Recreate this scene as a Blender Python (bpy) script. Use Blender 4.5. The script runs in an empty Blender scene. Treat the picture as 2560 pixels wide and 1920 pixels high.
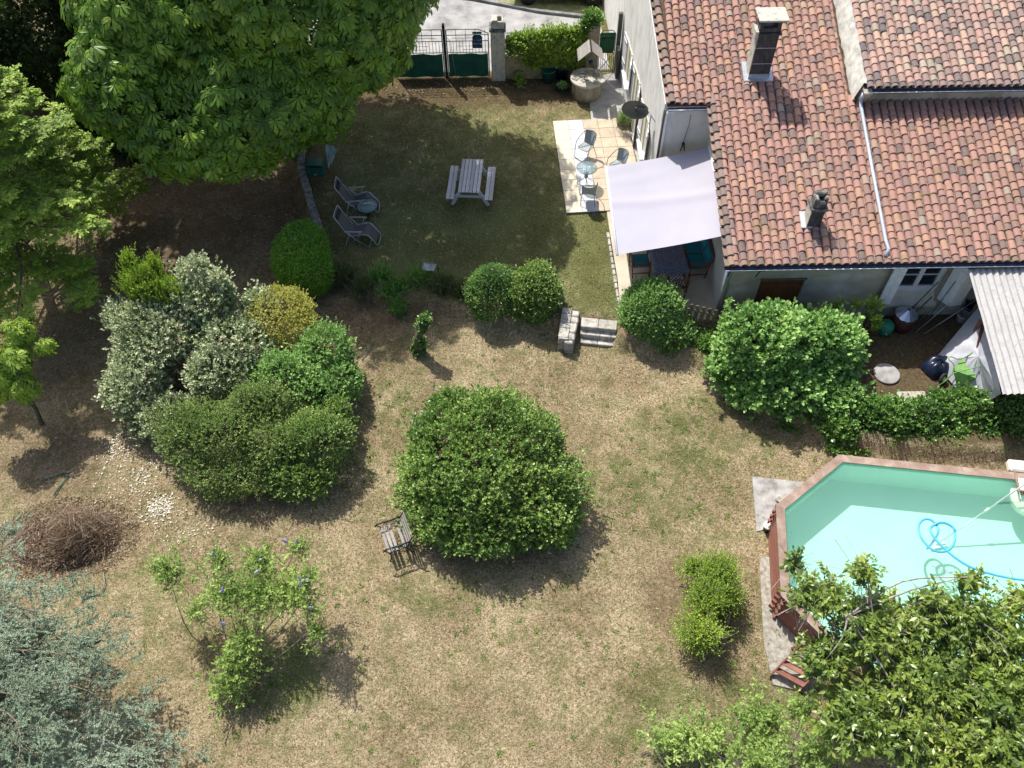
import bpy, math, random
import numpy as np
from mathutils import Vector, Matrix
S = bpy.context.scene
PI = math.pi
# ------------------------------------------------------------------ camera
CAMH = 19.5; F = 2152.0
pit = math.radians(54.1); rol = math.radians(-0.92)
fw = np.array([0, math.cos(pit), -math.sin(pit)]); u0 = np.array([0, math.sin(pit), math.cos(pit)]); r0 = np.array([1., 0, 0])
rt = math.cos(rol)*r0+math.sin(rol)*u0; up = -math.sin(rol)*r0+math.cos(rol)*u0
cd = bpy.data.cameras.new('camera'); cam = bpy.data.objects.new('camera', cd); S.collection.objects.link(cam)
cd.sensor_width = 36; cd.lens = F/2560*36; cd.clip_start = 0.1; cd.clip_end = 2000
m4 = Matrix.Identity(4)
for i in range(3):
    m4[i][0] = rt[i]; m4[i][1] = up[i]; m4[i][2] = -fw[i]
m4[2][3] = CAMH
cam.matrix_world = m4
S.camera = cam
# ------------------------------------------------------------------ world, sun, exposure
SUN_EL = math.radians(54); SUN_AZ = math.radians(-29)      # azimuth from +y towards +x
w = bpy.data.worlds.new('World'); S.world = w; w.use_nodes = True
nt = w.node_tree; nt.nodes.clear()
sky = nt.nodes.new('ShaderNodeTexSky'); sky.sky_type = 'NISHITA'; sky.sun_disc = False
sky.sun_elevation = SUN_EL; sky.sun_rotation = SUN_AZ; sky.altitude = 100; sky.dust_density = 3.0; sky.ozone_density = 0.6; sky.air_density = 0.9
bgn = nt.nodes.new('ShaderNodeBackground'); bgn.inputs[1].default_value = 0.15
wo = nt.nodes.new('ShaderNodeOutputWorld'); nt.links.new(sky.outputs[0], bgn.inputs[0]); nt.links.new(bgn.outputs[0], wo.inputs[0])
sl = bpy.data.lights.new('sun', 'SUN'); sl.energy = 5.0; sl.angle = math.radians(0.55); sl.color = (1, 0.955, 0.88)
so = bpy.data.objects.new('sun', sl); S.collection.objects.link(so)
sd = Vector((math.sin(SUN_AZ)*math.cos(SUN_EL), math.cos(SUN_AZ)*math.cos(SUN_EL), math.sin(SUN_EL)))
so.rotation_euler = sd.to_track_quat('Z', 'Y').to_euler(); so.location = (0, 0, 40)
S.view_settings.view_transform = 'Standard'; S.view_settings.look = 'None'; S.view_settings.exposure = 0.36; S.view_settings.gamma = 1
# ------------------------------------------------------------------ helpers
rng = np.random.default_rng(7); random.seed(7)
LOW = -0.45
def ray(x, y): return (x-1280)/F*rt-(y-960)/F*up+fw
CC = np.array([0, 0, CAMH])
def at(x, y, z=0.0):
    d = ray(x, y); return CC+d*(z-CAMH)/d[2]
def aty(x, y, Y):
    d = ray(x, y); return CC+d*(Y/d[1])
def atx(x, y, X):
    d = ray(x, y); return CC+d*(X/d[0])
def empty(name, loc=(0, 0, 0), rz=0):
    o = bpy.data.objects.new(name, None); S.collection.objects.link(o); o.location = [float(v) for v in loc]; o.rotation_euler[2] = rz
    o.empty_display_size = 0.2
    return o
def tag(o, label=None, cat=None, group=None, kind=None):
    if label: o['label'] = label
    if cat: o['category'] = cat
    if group: o['group'] = group
    if kind: o['kind'] = kind
    return o
def thing(name, label, cat, loc=(0, 0, 0), rz=0, group=None):
    return tag(empty(name, loc, rz), label, cat, group)
def rotz(a):
    c, s = math.cos(a), math.sin(a); return np.array([[c, -s, 0], [s, c, 0], [0, 0, 1.]])
class MB:
    def __init__(s): s.v = []; s.f = []; s.t = []; s.sm = []
    def add(s, vs, fs, tint=None, smooth=False):
        b = len(s.v); s.v += [tuple(float(c) for c in v) for v in vs]; s.f += [tuple(i+b for i in f) for f in fs]
        t = random.random() if tint is None else tint
        s.t += [t]*len(vs); s.sm += [smooth]*len(fs); return s
    def box(s, c, d, R=None, tint=None, bev=0.0):
        hx, hy, hz = d[0]/2, d[1]/2, d[2]/2; R = np.eye(3) if R is None else R
        if bev <= 0:
            P = [(x, y, z) for z in (-hz, hz) for y in (-hy, hy) for x in (-hx, hx)]
            fs = [(0, 2, 3, 1), (4, 5, 7, 6), (0, 1, 5, 4), (2, 6, 7, 3), (0, 4, 6, 2), (1, 3, 7, 5)]
        else:
            b = min(bev, hx*.45, hy*.45, hz*.45); P = []; idx = {}
            for sx in (-1, 1):
                for sy in (-1, 1):
                    for sz in (-1, 1):
                        for a in range(3):
                            q = [sx*(hx-b), sy*(hy-b), sz*(hz-b)]; q[a] = (sx*hx, sy*hy, sz*hz)[a]
                            idx[(sx, sy, sz, a)] = len(P); P.append(tuple(q))
            fs = []
            def quadsort(ids):
                pts = np.array([P[i] for i in ids]); cc = pts.mean(0); n = cc/np.linalg.norm(cc)
                a = pts[0]-cc; bb = np.cross(n, a); ang = [math.atan2((p-cc)@bb, (p-cc)@a) for p in pts]
                return tuple(i for _, i in sorted(zip(ang, ids)))
            for a in range(3):
                for sg in (-1, 1): fs.append(quadsort([idx[k] for k in idx if k[3] == a and k[a] == sg]))
            for a in range(3):
                o1, o2 = [k for k in range(3) if k != a]
                for s1 in (-1, 1):
                    for s2 in (-1, 1): fs.append(quadsort([i for k, i in idx.items() if k[o1] == s1 and k[o2] == s2 and k[3] in (o1, o2)]))
            for sx in (-1, 1):
                for sy in (-1, 1):
                    for sz in (-1, 1): fs.append(quadsort([idx[(sx, sy, sz, a)] for a in range(3)]))
        P = np.array(P)@R.T+np.array(c); return s.add(P, fs, tint)
    def bar(s, a, b, wd, th, upv=(0, 0, 1), tint=None, bev=0.004):
        a = np.array(a, float); b = np.array(b, float); x = b-a; L = np.linalg.norm(x); x /= L
        u = np.array(upv, float); y = np.cross(u, x); ny = np.linalg.norm(y)
        y = y/ny if ny > 1e-5 else np.array([0, 1., 0]); z = np.cross(x, y)
        return s.box((a+b)/2, (L, wd, th), np.array([x, y, z]).T, tint, bev)
    def tube(s, pts, r, n=8, closed=False, tint=None, cap=True, smooth=True):
        P = np.array(pts, float); k = len(P); rs = np.full(k, r) if np.isscalar(r) else np.array(r, float)
        T = np.zeros_like(P)
        for i in range(k):
            a = P[(i-1) % k] if (closed or i > 0) else P[i]; b = P[(i+1) % k] if (closed or i < k-1) else P[i]
            t = b-a; T[i] = t/(np.linalg.norm(t)+1e-9)
        ref = np.array([0, 0, 1.]) if abs(T[0][2]) < .9 else np.array([1., 0, 0])
        N = np.cross(ref, T[0]); N /= np.linalg.norm(N); vs = []
        for i in range(k):
            N = N-T[i]*(N@T[i]); N /= (np.linalg.norm(N)+1e-9); B = np.cross(T[i], N)
            for j in range(n):
                a = 2*PI*j/n; vs.append(P[i]+rs[i]*(math.cos(a)*N+math.sin(a)*B))
        fs = []
        for i in range(k if closed else k-1):
            i2 = (i+1) % k
            for j in range(n): fs.append((i*n+j, i*n+(j+1) % n, i2*n+(j+1) % n, i2*n+j))
        if cap and not closed:
            fs.append(tuple(range(n))[::-1]); fs.append(tuple((k-1)*n+j for j in range(n)))
        return s.add(vs, fs, tint, smooth)
    def lathe(s, c, prof, n=24, tint=None, smooth=True, R=None):
        vs = []; 
        for (r, z) in prof:
            for j in range(n): a = 2*PI*j/n; vs.append((r*math.cos(a), r*math.sin(a), z))
        fs = []
        for i in range(len(prof)-1):
            for j in range(n): fs.append((i*n+j, i*n+(j+1) % n, (i+1)*n+(j+1) % n, (i+1)*n+j))
        fs.append(tuple(range(n))[::-1]); fs.append(tuple((len(prof)-1)*n+j for j in range(n)))
        vs = np.array(vs)
        if R is not None: vs = vs@R.T
        return s.add(vs+np.array(c), fs, tint, smooth)
    def prism(s, poly, z0, z1, tint=None):
        n = len(poly); vs = [(p[0], p[1], z0 if np.isscalar(z0) else z0[i]) for i, p in enumerate(poly)]+[(p[0], p[1], z1 if np.isscalar(z1) else z1[i]) for i, p in enumerate(poly)]
        fs = [tuple(range(n))[::-1], tuple(range(n, 2*n))]+[(i, (i+1) % n, n+(i+1) % n, n+i) for i in range(n)]
        return s.add(vs, fs, tint)
    def grid(s, fn, nu, nv, tint=None, smooth=True, thick=0.0):
        vs = [fn(i/nu, j/nv) for j in range(nv+1) for i in range(nu+1)]
        fs = [(j*(nu+1)+i, j*(nu+1)+i+1, (j+1)*(nu+1)+i+1, (j+1)*(nu+1)+i) for j in range(nv) for i in range(nu)]
        return s.add(vs, fs, tint, smooth)
    def build(s, name, mat, parent=None, label=None, offset=None):
        V = np.array(s.v, float)
        if parent is not None and offset is None:
            offset = 0
            if parent.get('_w'):
                offset = np.array(parent['_w'])
        if offset is not None and not np.isscalar(offset): V = V-np.array(offset)
        me = bpy.data.meshes.new(name); me.from_pydata(V.tolist(), [], s.f); me.materials.append(mat)
        me.polygons.foreach_set('use_smooth', s.sm)
        at_ = me.attributes.new('tint', 'FLOAT', 'POINT'); at_.data.foreach_set('value', np.array(s.t, np.float32))
        me.update(); o = bpy.data.objects.new(name, me); S.collection.objects.link(o)
        if parent is not None:
            o.parent = parent
            if parent.get('_w'): o['_w'] = list(parent['_w'])
        if label: o['label'] = label
        return o
def wthing(name, label, cat, loc, group=None):
    """thing whose parts are written in world coordinates"""
    t = thing(name, label, cat, loc, 0, group); t['_w'] = [float(v) for v in loc]; return t
def single(mb, name, mat, label, cat, loc, group=None, rz=0):
    """one-mesh thing; vertices in world coordinates, origin at loc"""
    o = mb.build(name, mat, None, None, np.array(loc, float)); o.location = [float(v) for v in loc]; o.rotation_euler[2] = rz
    return tag(o, label, cat, group)
def struct(o): o['kind'] = 'structure'; return o
def sub(parent):
    """give a part the same world offset as its thing so that sub-parts may use world coordinates"""
    return parent
def copy_tree(o, loc, rz, label, group=None):
    c = o.copy(); S.collection.objects.link(c); c.location = [float(v) for v in loc]; c.rotation_euler[2] = rz; c['label'] = label
    if group: c['group'] = group
    for ch in list(o.children):
        d = ch.copy(); S.collection.objects.link(d); d.parent = c
        for g in list(ch.children):
            e = g.copy(); S.collection.objects.link(e); e.parent = d
    return c
def npmesh(name, V, Fq, mat, tint=None, parent=None, offset=None, hue=None):
    """big mesh from numpy arrays; Fq (n,k) faces"""
    V = np.asarray(V, np.float32)
    if offset is not None: V = V-np.asarray(offset, np.float32)
    me = bpy.data.meshes.new(name); n = len(Fq); k = Fq.shape[1]
    me.vertices.add(len(V)); me.vertices.foreach_set('co', V.ravel())
    me.loops.add(n*k); me.loops.foreach_set('vertex_index', Fq.astype(np.int32).ravel())
    me.polygons.add(n); me.polygons.foreach_set('loop_start', np.arange(0, n*k, k, dtype=np.int32)); me.polygons.foreach_set('loop_total', np.full(n, k, np.int32))
    if tint is not None:
        a = me.attributes.new('tint', 'FLOAT', 'POINT'); a.data.foreach_set('value', np.asarray(tint, np.float32))
    if hue is not None:
        a = me.attributes.new('hue', 'FLOAT', 'POINT'); a.data.foreach_set('value', np.asarray(hue, np.float32))
    me.materials.append(mat); me.update(calc_edges=True)
    o = bpy.data.objects.new(name, me); S.collection.objects.link(o)
    if parent is not None: o.parent = parent
    return o
# ------------------------------------------------------------------ materials
def newmat(name):
    m = bpy.data.materials.new(name); m.use_nodes = True; nt = m.node_tree; nt.nodes.clear()
    out = nt.nodes.new('ShaderNodeOutputMaterial'); b = nt.nodes.new('ShaderNodeBsdfPrincipled'); nt.links.new(b.outputs[0], out.inputs[0])
    return m, nt, b, out
def ramp(nt, stops, fac=None):
    r = nt.nodes.new('ShaderNodeValToRGB'); e = r.color_ramp.elements
    while len(e) < len(stops): e.new(0.5)
    for i, (p, c) in enumerate(stops): e[i].position = p; e[i].color = (*c, 1) if len(c) == 3 else c
    if fac is not None: nt.links.new(fac, r.inputs[0])
    return r
def noise(nt, scale, detail=4, rough=.55, vec=None, dist=0.0):
    n = nt.nodes.new('ShaderNodeTexNoise'); n.inputs['Scale'].default_value = scale; n.inputs['Detail'].default_value = detail
    n.inputs['Roughness'].default_value = rough; n.inputs['Distortion'].default_value = dist
    if vec is not None: nt.links.new(vec, n.inputs['Vector'])
    return n
def mixc(nt, fac, a, b, mode='MIX'):
    m = nt.nodes.new('ShaderNodeMix'); m.data_type = 'RGBA'; m.blend_type = mode
    for s_, v in ((m.inputs[0], fac), (m.inputs[6], a), (m.inputs[7], b)):
        if isinstance(v, (int, float)): s_.default_value = v
        elif isinstance(v, tuple): s_.default_value = (*v, 1) if len(v) == 3 else v
        else: nt.links.new(v, s_)
    return m.outputs[2]
def mth(nt, op, a, b=0.0, clamp=False):
    m = nt.nodes.new('ShaderNodeMath'); m.operation = op; m.use_clamp = clamp
    for s_, v in ((m.inputs[0], a), (m.inputs[1], b)):
        if isinstance(v, (int, float)): s_.default_value = v
        else: nt.links.new(v, s_)
    return m.outputs[0]
def attr(nt, name):
    a = nt.nodes.new('ShaderNodeAttribute'); a.attribute_name = name; return a.outputs['Fac']
def coord(nt, kind='Object', scale=None):
    t = nt.nodes.new('ShaderNodeTexCoord'); o = t.outputs[kind]
    if scale:
        mp = nt.nodes.new('ShaderNodeMapping'); mp.inputs['Scale'].default_value = scale; nt.links.new(o, mp.inputs[0]); o = mp.outputs[0]
    return o
def bump(nt, b, h, strength=.3, dist=.02):
    n = nt.nodes.new('ShaderNodeBump'); n.inputs['Strength'].default_value = strength; n.inputs['Distance'].default_value = dist
    nt.links.new(h, n.inputs['Height']); nt.links.new(n.outputs[0], b.inputs['Normal'])
def simple(name, c1, c2=None, scale=8, rough=.7, metal=0, stretch=None, bmp=.15, c3=None, spec=.4, tintvar=0.0, detail=5):
    m, nt, b, out = newmat(name); c2 = c2 or tuple(x*.8 for x in c1)
    co = coord(nt, 'Object', stretch); n = noise(nt, scale, detail, .6, co)
    st = [(.32, c2), (.62, c1)] if c3 is None else [(.3, c2), (.52, c1), (.7, c3)]
    col = ramp(nt, st, n.outputs[0]).outputs[0]
    if tintvar:
        t = mth(nt, 'MULTIPLY_ADD', attr(nt, 'tint'), tintvar); nt.nodes[-1].inputs[2].default_value = 1-tintvar/2
        hs = nt.nodes.new('ShaderNodeHueSaturation'); nt.links.new(col, hs.inputs['Color']); nt.links.new(t, hs.inputs['Value']); col = hs.outputs[0]
    nt.links.new(col, b.inputs['Base Color']); b.inputs['Roughness'].default_value = rough; b.inputs['Metallic'].default_value = metal
    b.inputs['Specular IOR Level'].default_value = spec
    if bmp: bump(nt, b, n.outputs[0], bmp)
    return m
def leafmat(name, stops, rough=.5, trans=.25, spec=.4, hue=None, k=1.0):
    stops = [(q, tuple(min(.9, c*k) for c in col_)) for q, col_ in stops]
    m, nt, b, out = newmat(name); col = ramp(nt, stops, attr(nt, 'tint')).outputs[0]
    nt.links.new(col, b.inputs['Base Color']); b.inputs['Roughness'].default_value = rough; b.inputs['Specular IOR Level'].default_value = spec
    t = nt.nodes.new('ShaderNodeBsdfTranslucent'); mc = mixc(nt, 1.0, col, (1.0, 1.05, .45), 'MULTIPLY'); nt.links.new(mc, t.inputs[0])
    ms = nt.nodes.new('ShaderNodeMixShader'); ms.inputs[0].default_value = trans
    nt.links.new(b.outputs[0], ms.inputs[1]); nt.links.new(t.outputs[0], ms.inputs[2]); nt.links.new(ms.outputs[0], out.inputs[0])
    return m
M = {}
M['bark'] = simple('bark', (.16, .13, .1), (.07, .055, .04), 14, .9, stretch=(1, 1, .25), bmp=.5)
M['palebark'] = simple('pale_bark', (.42, .38, .32), (.2, .17, .14), 12, .85, stretch=(1, 1, .6), bmp=.4)
M['twig'] = simple('twig', (.30, .25, .19), (.16, .12, .09), 10, .9, bmp=0)
M['wallA'] = simple('grey_render', (.70, .69, .66), (.52, .51, .49), 3.2, .95, stretch=(1, 1, .45), bmp=.4, c3=(.76, .75, .72), detail=9)
M['white_render'] = simple('white_render', (.62, .60, .56), (.50, .485, .45), 1.6, .9, bmp=.25, c3=(.66, .64, .6), detail=8)
def stained_wall():
    m, nt, b, out = newmat('stained_render'); co = coord(nt)
    n = noise(nt, 1.1, 6, .65, co, .6); col = ramp(nt, [(.3, (.22, .22, .22)), (.48, (.46, .44, .40)), (.62, (.56, .54, .49))], n.outputs[0]).outputs[0]
    n2 = noise(nt, .8, 3, .5, coord(nt, 'Object', (1, 1, 1.6))); sp = nt.nodes.new('ShaderNodeSeparateXYZ'); nt.links.new(co, sp.inputs[0])
    lo = mth(nt, 'MULTIPLY', mth(nt, 'LESS_THAN', sp.outputs[0], 8.2), n2.outputs[0]); hz = ramp(nt, [(.38, (0, 0, 0)), (.56, (1, 1, 1))], lo).outputs[0]
    col = mixc(nt, mth(nt, 'MULTIPLY', hz, .55), col, (.30, .24, .12)); nt.links.new(col, b.inputs['Base Color']); b.inputs['Roughness'].default_value = .92
    bump(nt, b, noise(nt, 9, 6, .6, co).outputs[0], .25); return m
M['stained'] = stained_wall()
M['white'] = simple('white_paint', (.74, .75, .76), (.62, .63, .65), 5, .5, bmp=.05)
M['cream'] = simple('cream_sill', (.62, .59, .48), (.5, .47, .38), 5, .7)
M['slate_glass'] = simple('dark_glass', (.015, .02, .028), (.03, .035, .045), 1.5, .08, bmp=0, spec=.8)
M['zinc'] = simple('zinc', (.52, .56, .62), (.40, .44, .5), 6, .38, .6, bmp=.05)
M['zincdark'] = simple('weathered_zinc', (.10, .13, .22), (.05, .06, .1), 6, .4, .7, bmp=.05)
M['pipe'] = simple('pale_downpipe', (.50, .55, .62), (.40, .45, .53), 9, .42, .2, bmp=.08)
M['slate'] = simple('slate_cladding', (.045, .047, .055), (.02, .021, .026), 9, .55, bmp=.3, c3=(.09, .085, .08), stretch=(1, 1, .5))
M['lichen'] = simple('lichen_concrete', (.46, .45, .40), (.28, .27, .25), 7, .95, bmp=.5, c3=(.55, .46, .22))
M['darkstone'] = simple('sooty_stone', (.11, .105, .10), (.03, .03, .03), 7, .9, bmp=.6, c3=(.34, .32, .27))
M['mortar'] = simple('verge_mortar', (.47, .46, .41), (.30, .29, .25), 5, .95, bmp=.6, c3=(.56, .55, .5))
def tilemat(name, stops, moss=.5):
    stops = [(q, (c[0]*.80, c[1]*.80, c[2]*.78)) for q, c in stops]
    m, nt, b, out = newmat(name); co = coord(nt); t = attr(nt, 'tint'); col = ramp(nt, stops, t).outputs[0]
    n = noise(nt, 16, 5, .7, co); n2 = noise(nt, 2.2, 3, .6, co)
    g = ramp(nt, [(.42, (0, 0, 0)), (.66, (1, 1, 1))], n.outputs[0]).outputs[0]
    col = mixc(nt, mth(nt, 'MULTIPLY', g, .4), col, (.30, .25, .22))
    g2 = ramp(nt, [(.5, (0, 0, 0)), (.75, (1, 1, 1))], n2.outputs[0]).outputs[0]
    col = mixc(nt, mth(nt, 'MULTIPLY', g2, moss), col, (.20, .16, .07))
    nt.links.new(col, b.inputs['Base Color']); b.inputs['Roughness'].default_value = .85; b.inputs['Specular IOR Level'].default_value = .25
    bump(nt, b, n.outputs[0], .35, .01); return m
M['tile'] = tilemat('roof_tile', [(0, (.16, .115, .11)), (.07, (.27, .18, .165)), (.2, (.36, .205, .175)), (.55, (.44, .24, .20)), (.85, (.50, .275, .215)), (.95, (.54, .31, .21)), (1, (.38, .32, .27))])
M['tileR'] = tilemat('pale_roof_tile', [(0, (.14, .12, .13)), (.15, (.26, .20, .19)), (.3, (.38, .26, .23)), (.6, (.52, .32, .27)), (.85, (.62, .41, .32)), (.95, (.38, .34, .27)), (1, (.55, .45, .35))], .25)
M['tileV'] = tilemat('verge_tile', [(0, (.13, .10, .095)), (.5, (.27, .20, .18)), (1, (.38, .24, .19))])
M['deck'] = simple('roof_underlay_moss', (.12, .07, .05), (.04, .03, .025), 22, .95, c3=(.16, .14, .05))
M['fabric'] = simple('awning_canvas', (.385, .375, .43), (.36, .35, .405), .8, .85, bmp=.05, spec=.1)
def concrete(name, c1, c2, c3, sc=2.5, bm=.2): return simple(name, c1, c2, sc, .93, bmp=bm, c3=c3, spec=.2, detail=9)
M['asphalt'] = concrete('road_surface', (.32, .315, .31), (.17, .17, .17), (.40, .395, .39), 1.4)
M['concrete'] = concrete('path_concrete', (.36, .355, .34), (.26, .26, .25), (.44, .43, .41))
M['slabc'] = concrete('mossy_slab', (.33, .325, .31), (.19, .185, .17), (.42, .41, .39), 4, .4)
M['terrace'] = concrete('terrace_concrete', (.52, .46, .36), (.40, .35, .27), (.58, .52, .42), 1.6)
M['stone'] = simple('limestone', (.40, .38, .33), (.20, .19, .165), 7, .95, bmp=.8, c3=(.52, .50, .45), tintvar=.25)
M['mossstone'] = simple('weathered_wall_stone', (.26, .25, .22), (.10, .10, .09), 9, .95, bmp=.8, c3=(.36, .35, .31), tintvar=.2)
M['kerb'] = concrete('kerb_stone', (.22, .22, .22), (.12, .12, .12), (.3, .3, .3))
M['blackpl'] = simple('black_plastic', (.022, .023, .028), (.012, .013, .016), 3, .35, bmp=.1)
M['navybag'] = simple('dark_blue_sheet', (.012, .02, .05), (.006, .01, .022), 4, .28, bmp=.5)
M['iron'] = simple('dark_green_iron', (.02, .035, .032), (.01, .018, .018), 8, .45, .3, bmp=.1)
M['greymetal'] = simple('grey_tube_metal', (.16, .18, .19), (.10, .11, .12), 8, .35, .6, bmp=0)
M['silver'] = simple('silver_tube', (.46, .49, .54), (.36, .39, .44), 8, .32, .5, bmp=0)
M['alu'] = simple('bright_aluminium', (.72, .74, .77), (.6, .62, .65), 8, .3, .4, bmp=0)
M['darkpost'] = simple('weathered_post', (.13, .125, .11), (.06, .06, .05), 5, .9, stretch=(4, 4, .5), bmp=.4)
M['sling'] = simple('taupe_sling', (.105, .10, .095), (.08, .075, .07), 30, .8, bmp=.1)
M['greysling'] = simple('pale_grey_mesh', (.33, .36, .37), (.27, .30, .31), 30, .7, bmp=.1)
M['net'] = simple('pale_green_net', (.40, .55, .52), (.24, .38, .37), 6, .7, bmp=.5, c3=(.55, .68, .66))
M['greenmesh'] = simple('green_screen_cloth', (.008, .085, .055), (.004, .05, .035), 2.5, .75, bmp=.3, c3=(.012, .11, .075))
M['greenpl'] = simple('green_plastic', (.02, .12, .085), (.012, .07, .055), 4, .5, bmp=.1)
M['bluesign'] = simple('blue_sign_panel', (.015, .10, .20), (.01, .06, .13), 3, .5, bmp=0)
M['greenpaint'] = simple('faded_green_paint', (.16, .34, .09), (.10, .24, .06), 5, .55, bmp=.1, c3=(.26, .33, .16))
M['teal'] = simple('teal_cushion', (.005, .19, .25), (.004, .15, .2), 6, .85, bmp=.2)
def check(name, a, b_, sc):
    m, nt, b, out = newmat(name); t = nt.nodes.new('ShaderNodeTexChecker'); t.inputs['Scale'].default_value = sc; t.inputs[1].default_value = (*a, 1); t.inputs[2].default_value = (*b_, 1)
    nt.links.new(coord(nt), t.inputs[0]); nt.links.new(t.outputs[0], b.inputs['Base Color']); b.inputs['Roughness'].default_value = .85; return m
M['check'] = check('blue_check_cloth', (.03, .05, .12), (.6, .62, .66), 18)
def cloth_speck():
    m, nt, b, out = newmat('speckled_tablecloth'); v = nt.nodes.new('ShaderNodeTexVoronoi'); v.inputs['Scale'].default_value = 38; nt.links.new(coord(nt), v.inputs[0])
    col = ramp(nt, [(.2, (.45, .47, .55)), (.36, (.09, .10, .16))], v.outputs['Distance']).outputs[0]
    nt.links.new(col, b.inputs['Base Color']); b.inputs['Roughness'].default_value = .6; return m
M['cloth'] = cloth_speck()
def wood(name, c1, c2, c3, sc=7, rough=.75, st=(1, 1, 1)):
    m, nt, b, out = newmat(name); n = noise(nt, sc, 6, .65, coord(nt, 'Object', st), .4)
    col = ramp(nt, [(.3, c2), (.52, c1), (.72, c3)], n.outputs[0]).outputs[0]
    hs = nt.nodes.new('ShaderNodeHueSaturation'); t = mth(nt, 'MULTIPLY_ADD', attr(nt, 'tint'), .3); nt.nodes[-1].inputs[2].default_value = .85
    nt.links.new(col, hs.inputs['Color']); nt.links.new(t, hs.inputs['Value'])
    nt.links.new(hs.outputs[0], b.inputs['Base Color']); b.inputs['Roughness'].default_value = rough; b.inputs['Specular IOR Level'].default_value = .3
    bump(nt, b, n.outputs[0], .25, .01); return m
M['greywood'] = wood('weathered_grey_wood', (.52, .50, .49), (.40, .385, .375), (.62, .61, .60), 9, .85, (6, .6, 6))
M['palewood'] = wood('bleached_wood', (.29, .27, .25), (.17, .155, .14), (.40, .38, .36), 9, .85, (8, .8, 2))
M['teak'] = wood('teak', (.20, .085, .035), (.11, .045, .02), (.28, .13, .06), 9, .6, (3, 3, 3))
M['redwood'] = wood('red_stained_wood', (.25, .105, .075), (.18, .07, .05), (.34, .17, .125), 3, .75, (.5, .5, 7))
M['rimwood'] = wood('greyed_rim_wood', (.26, .185, .145), (.19, .13, .10), (.36, .285, .24), 4, .8, (1, 1, 1))
M['oldplank'] = wood('old_plank', (.42, .39, .33), (.20, .17, .13), (.55, .52, .45), 9, .9, (6, .7, 6))
M['fence'] = wood('mossy_fence_wood', (.16, .13, .085), (.07, .055, .035), (.26, .22, .15), 9, .9, (4, 4, 1))
M['tarp'] = simple('grey_tarpaulin', (.42, .43, .47), (.32, .33, .37), 3, .5, bmp=.6)
M['creamplastic'] = simple('cream_plastic', (.80, .74, .60), (.74, .68, .54), 3, .35, bmp=0)
M['tyre'] = simple('tyre_rubber', (.025, .025, .025), (.015, .015, .015), 20, .85, bmp=.2)
M['carpaint'] = simple('dark_car_paint', (.03, .035, .04), (.025, .028, .032), 2, .22, .3, bmp=0, spec=.6)
M['rust'] = simple('rusty_barrel', (.13, .035, .025), (.05, .02, .018), 6, .7, bmp=.2)
M['conelid'] = simple('galvanised_lid', (.50, .57, .68), (.38, .44, .55), 3, .25, .8, bmp=0)
def fibre():
    m, nt, b, out = newmat('fibre_cement_sheet'); co = coord(nt); v = nt.nodes.new('ShaderNodeTexVoronoi'); v.inputs['Scale'].default_value = 17; nt.links.new(co, v.inputs[0])
    n = noise(nt, 5, 6, .7, co); sp = ramp(nt, [(.16, (0, 0, 0)), (.24, (1, 1, 1))], v.outputs['Distance']).outputs[0]
    base = ramp(nt, [(.3, (.34, .34, .34)), (.6, (.42, .41, .39))], n.outputs[0]).outputs[0]
    sp2 = mth(nt, 'ADD', sp, ramp(nt, [(.45, (0, 0, 0)), (.55, (1, 1, 1))], noise(nt, 9, 3, .6, co).outputs[0]).outputs[0], True)
    col = mixc(nt, sp2, (.15, .14, .13), base); nt.links.new(col, b.inputs['Base Color']); b.inputs['Roughness'].default_value = .95; bump(nt, b, n.outputs[0], .4); return m
M['fibre'] = fibre()
def glassmat(name, tintc, a=.35, rough=.05):
    m, nt, b, out = newmat(name); b.inputs['Base Color'].default_value = (*tintc, 1); b.inputs['Roughness'].default_value = rough
    tr = nt.nodes.new('ShaderNodeBsdfTransparent'); tr.inputs[0].default_value = (.82, .9, .9, 1); ms = nt.nodes.new('ShaderNodeMixShader'); ms.inputs[0].default_value = a
    nt.links.new(tr.outputs[0], ms.inputs[1]); nt.links.new(b.outputs[0], ms.inputs[2]); nt.links.new(ms.outputs[0], out.inputs[0]); return m
M['glass'] = glassmat('table_glass', (.30, .38, .40), .42)
M['dishmesh'] = simple('smoked_dish', (.075, .09, .09), (.05, .06, .06), 3, .35, bmp=0)
def watermat():
    m, nt, b, out = newmat('pool_water'); tr = nt.nodes.new('ShaderNodeBsdfTransparent'); tr.inputs[0].default_value = (.90, .985, .97, 1)
    gl = nt.nodes.new('ShaderNodeBsdfGlossy'); gl.inputs['Roughness'].default_value = .03
    fr = nt.nodes.new('ShaderNodeFresnel'); fr.inputs[0].default_value = 1.33
    n = noise(nt, 2.6, 3, .5, coord(nt)); bp = nt.nodes.new('ShaderNodeBump'); bp.inputs['Strength'].default_value = .12; bp.inputs['Distance'].default_value = .05
    nt.links.new(n.outputs[0], bp.inputs['Height']); nt.links.new(bp.outputs[0], gl.inputs['Normal']); nt.links.new(bp.outputs[0], fr.inputs['Normal'])
    ms = nt.nodes.new('ShaderNodeMixShader'); df = nt.nodes.new('ShaderNodeBsdfDiffuse'); df.inputs[0].default_value = (.34, .66, .54, 1); m2 = nt.nodes.new('ShaderNodeMixShader'); m2.inputs[0].default_value = .20; nt.links.new(tr.outputs[0], m2.inputs[1]); nt.links.new(df.outputs[0], m2.inputs[2]); nt.links.new(fr.outputs[0], ms.inputs[0]); nt.links.new(m2.outputs[0], ms.inputs[1]); nt.links.new(gl.outputs[0], ms.inputs[2]); nt.links.new(ms.outputs[0], out.inputs[0]); return m
M['water'] = watermat()
M['liner'] = simple('pool_liner', (.44, .71, .59), (.41, .67, .55), .8, .6, bmp=0, c3=(.48, .74, .62), detail=3)
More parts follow.
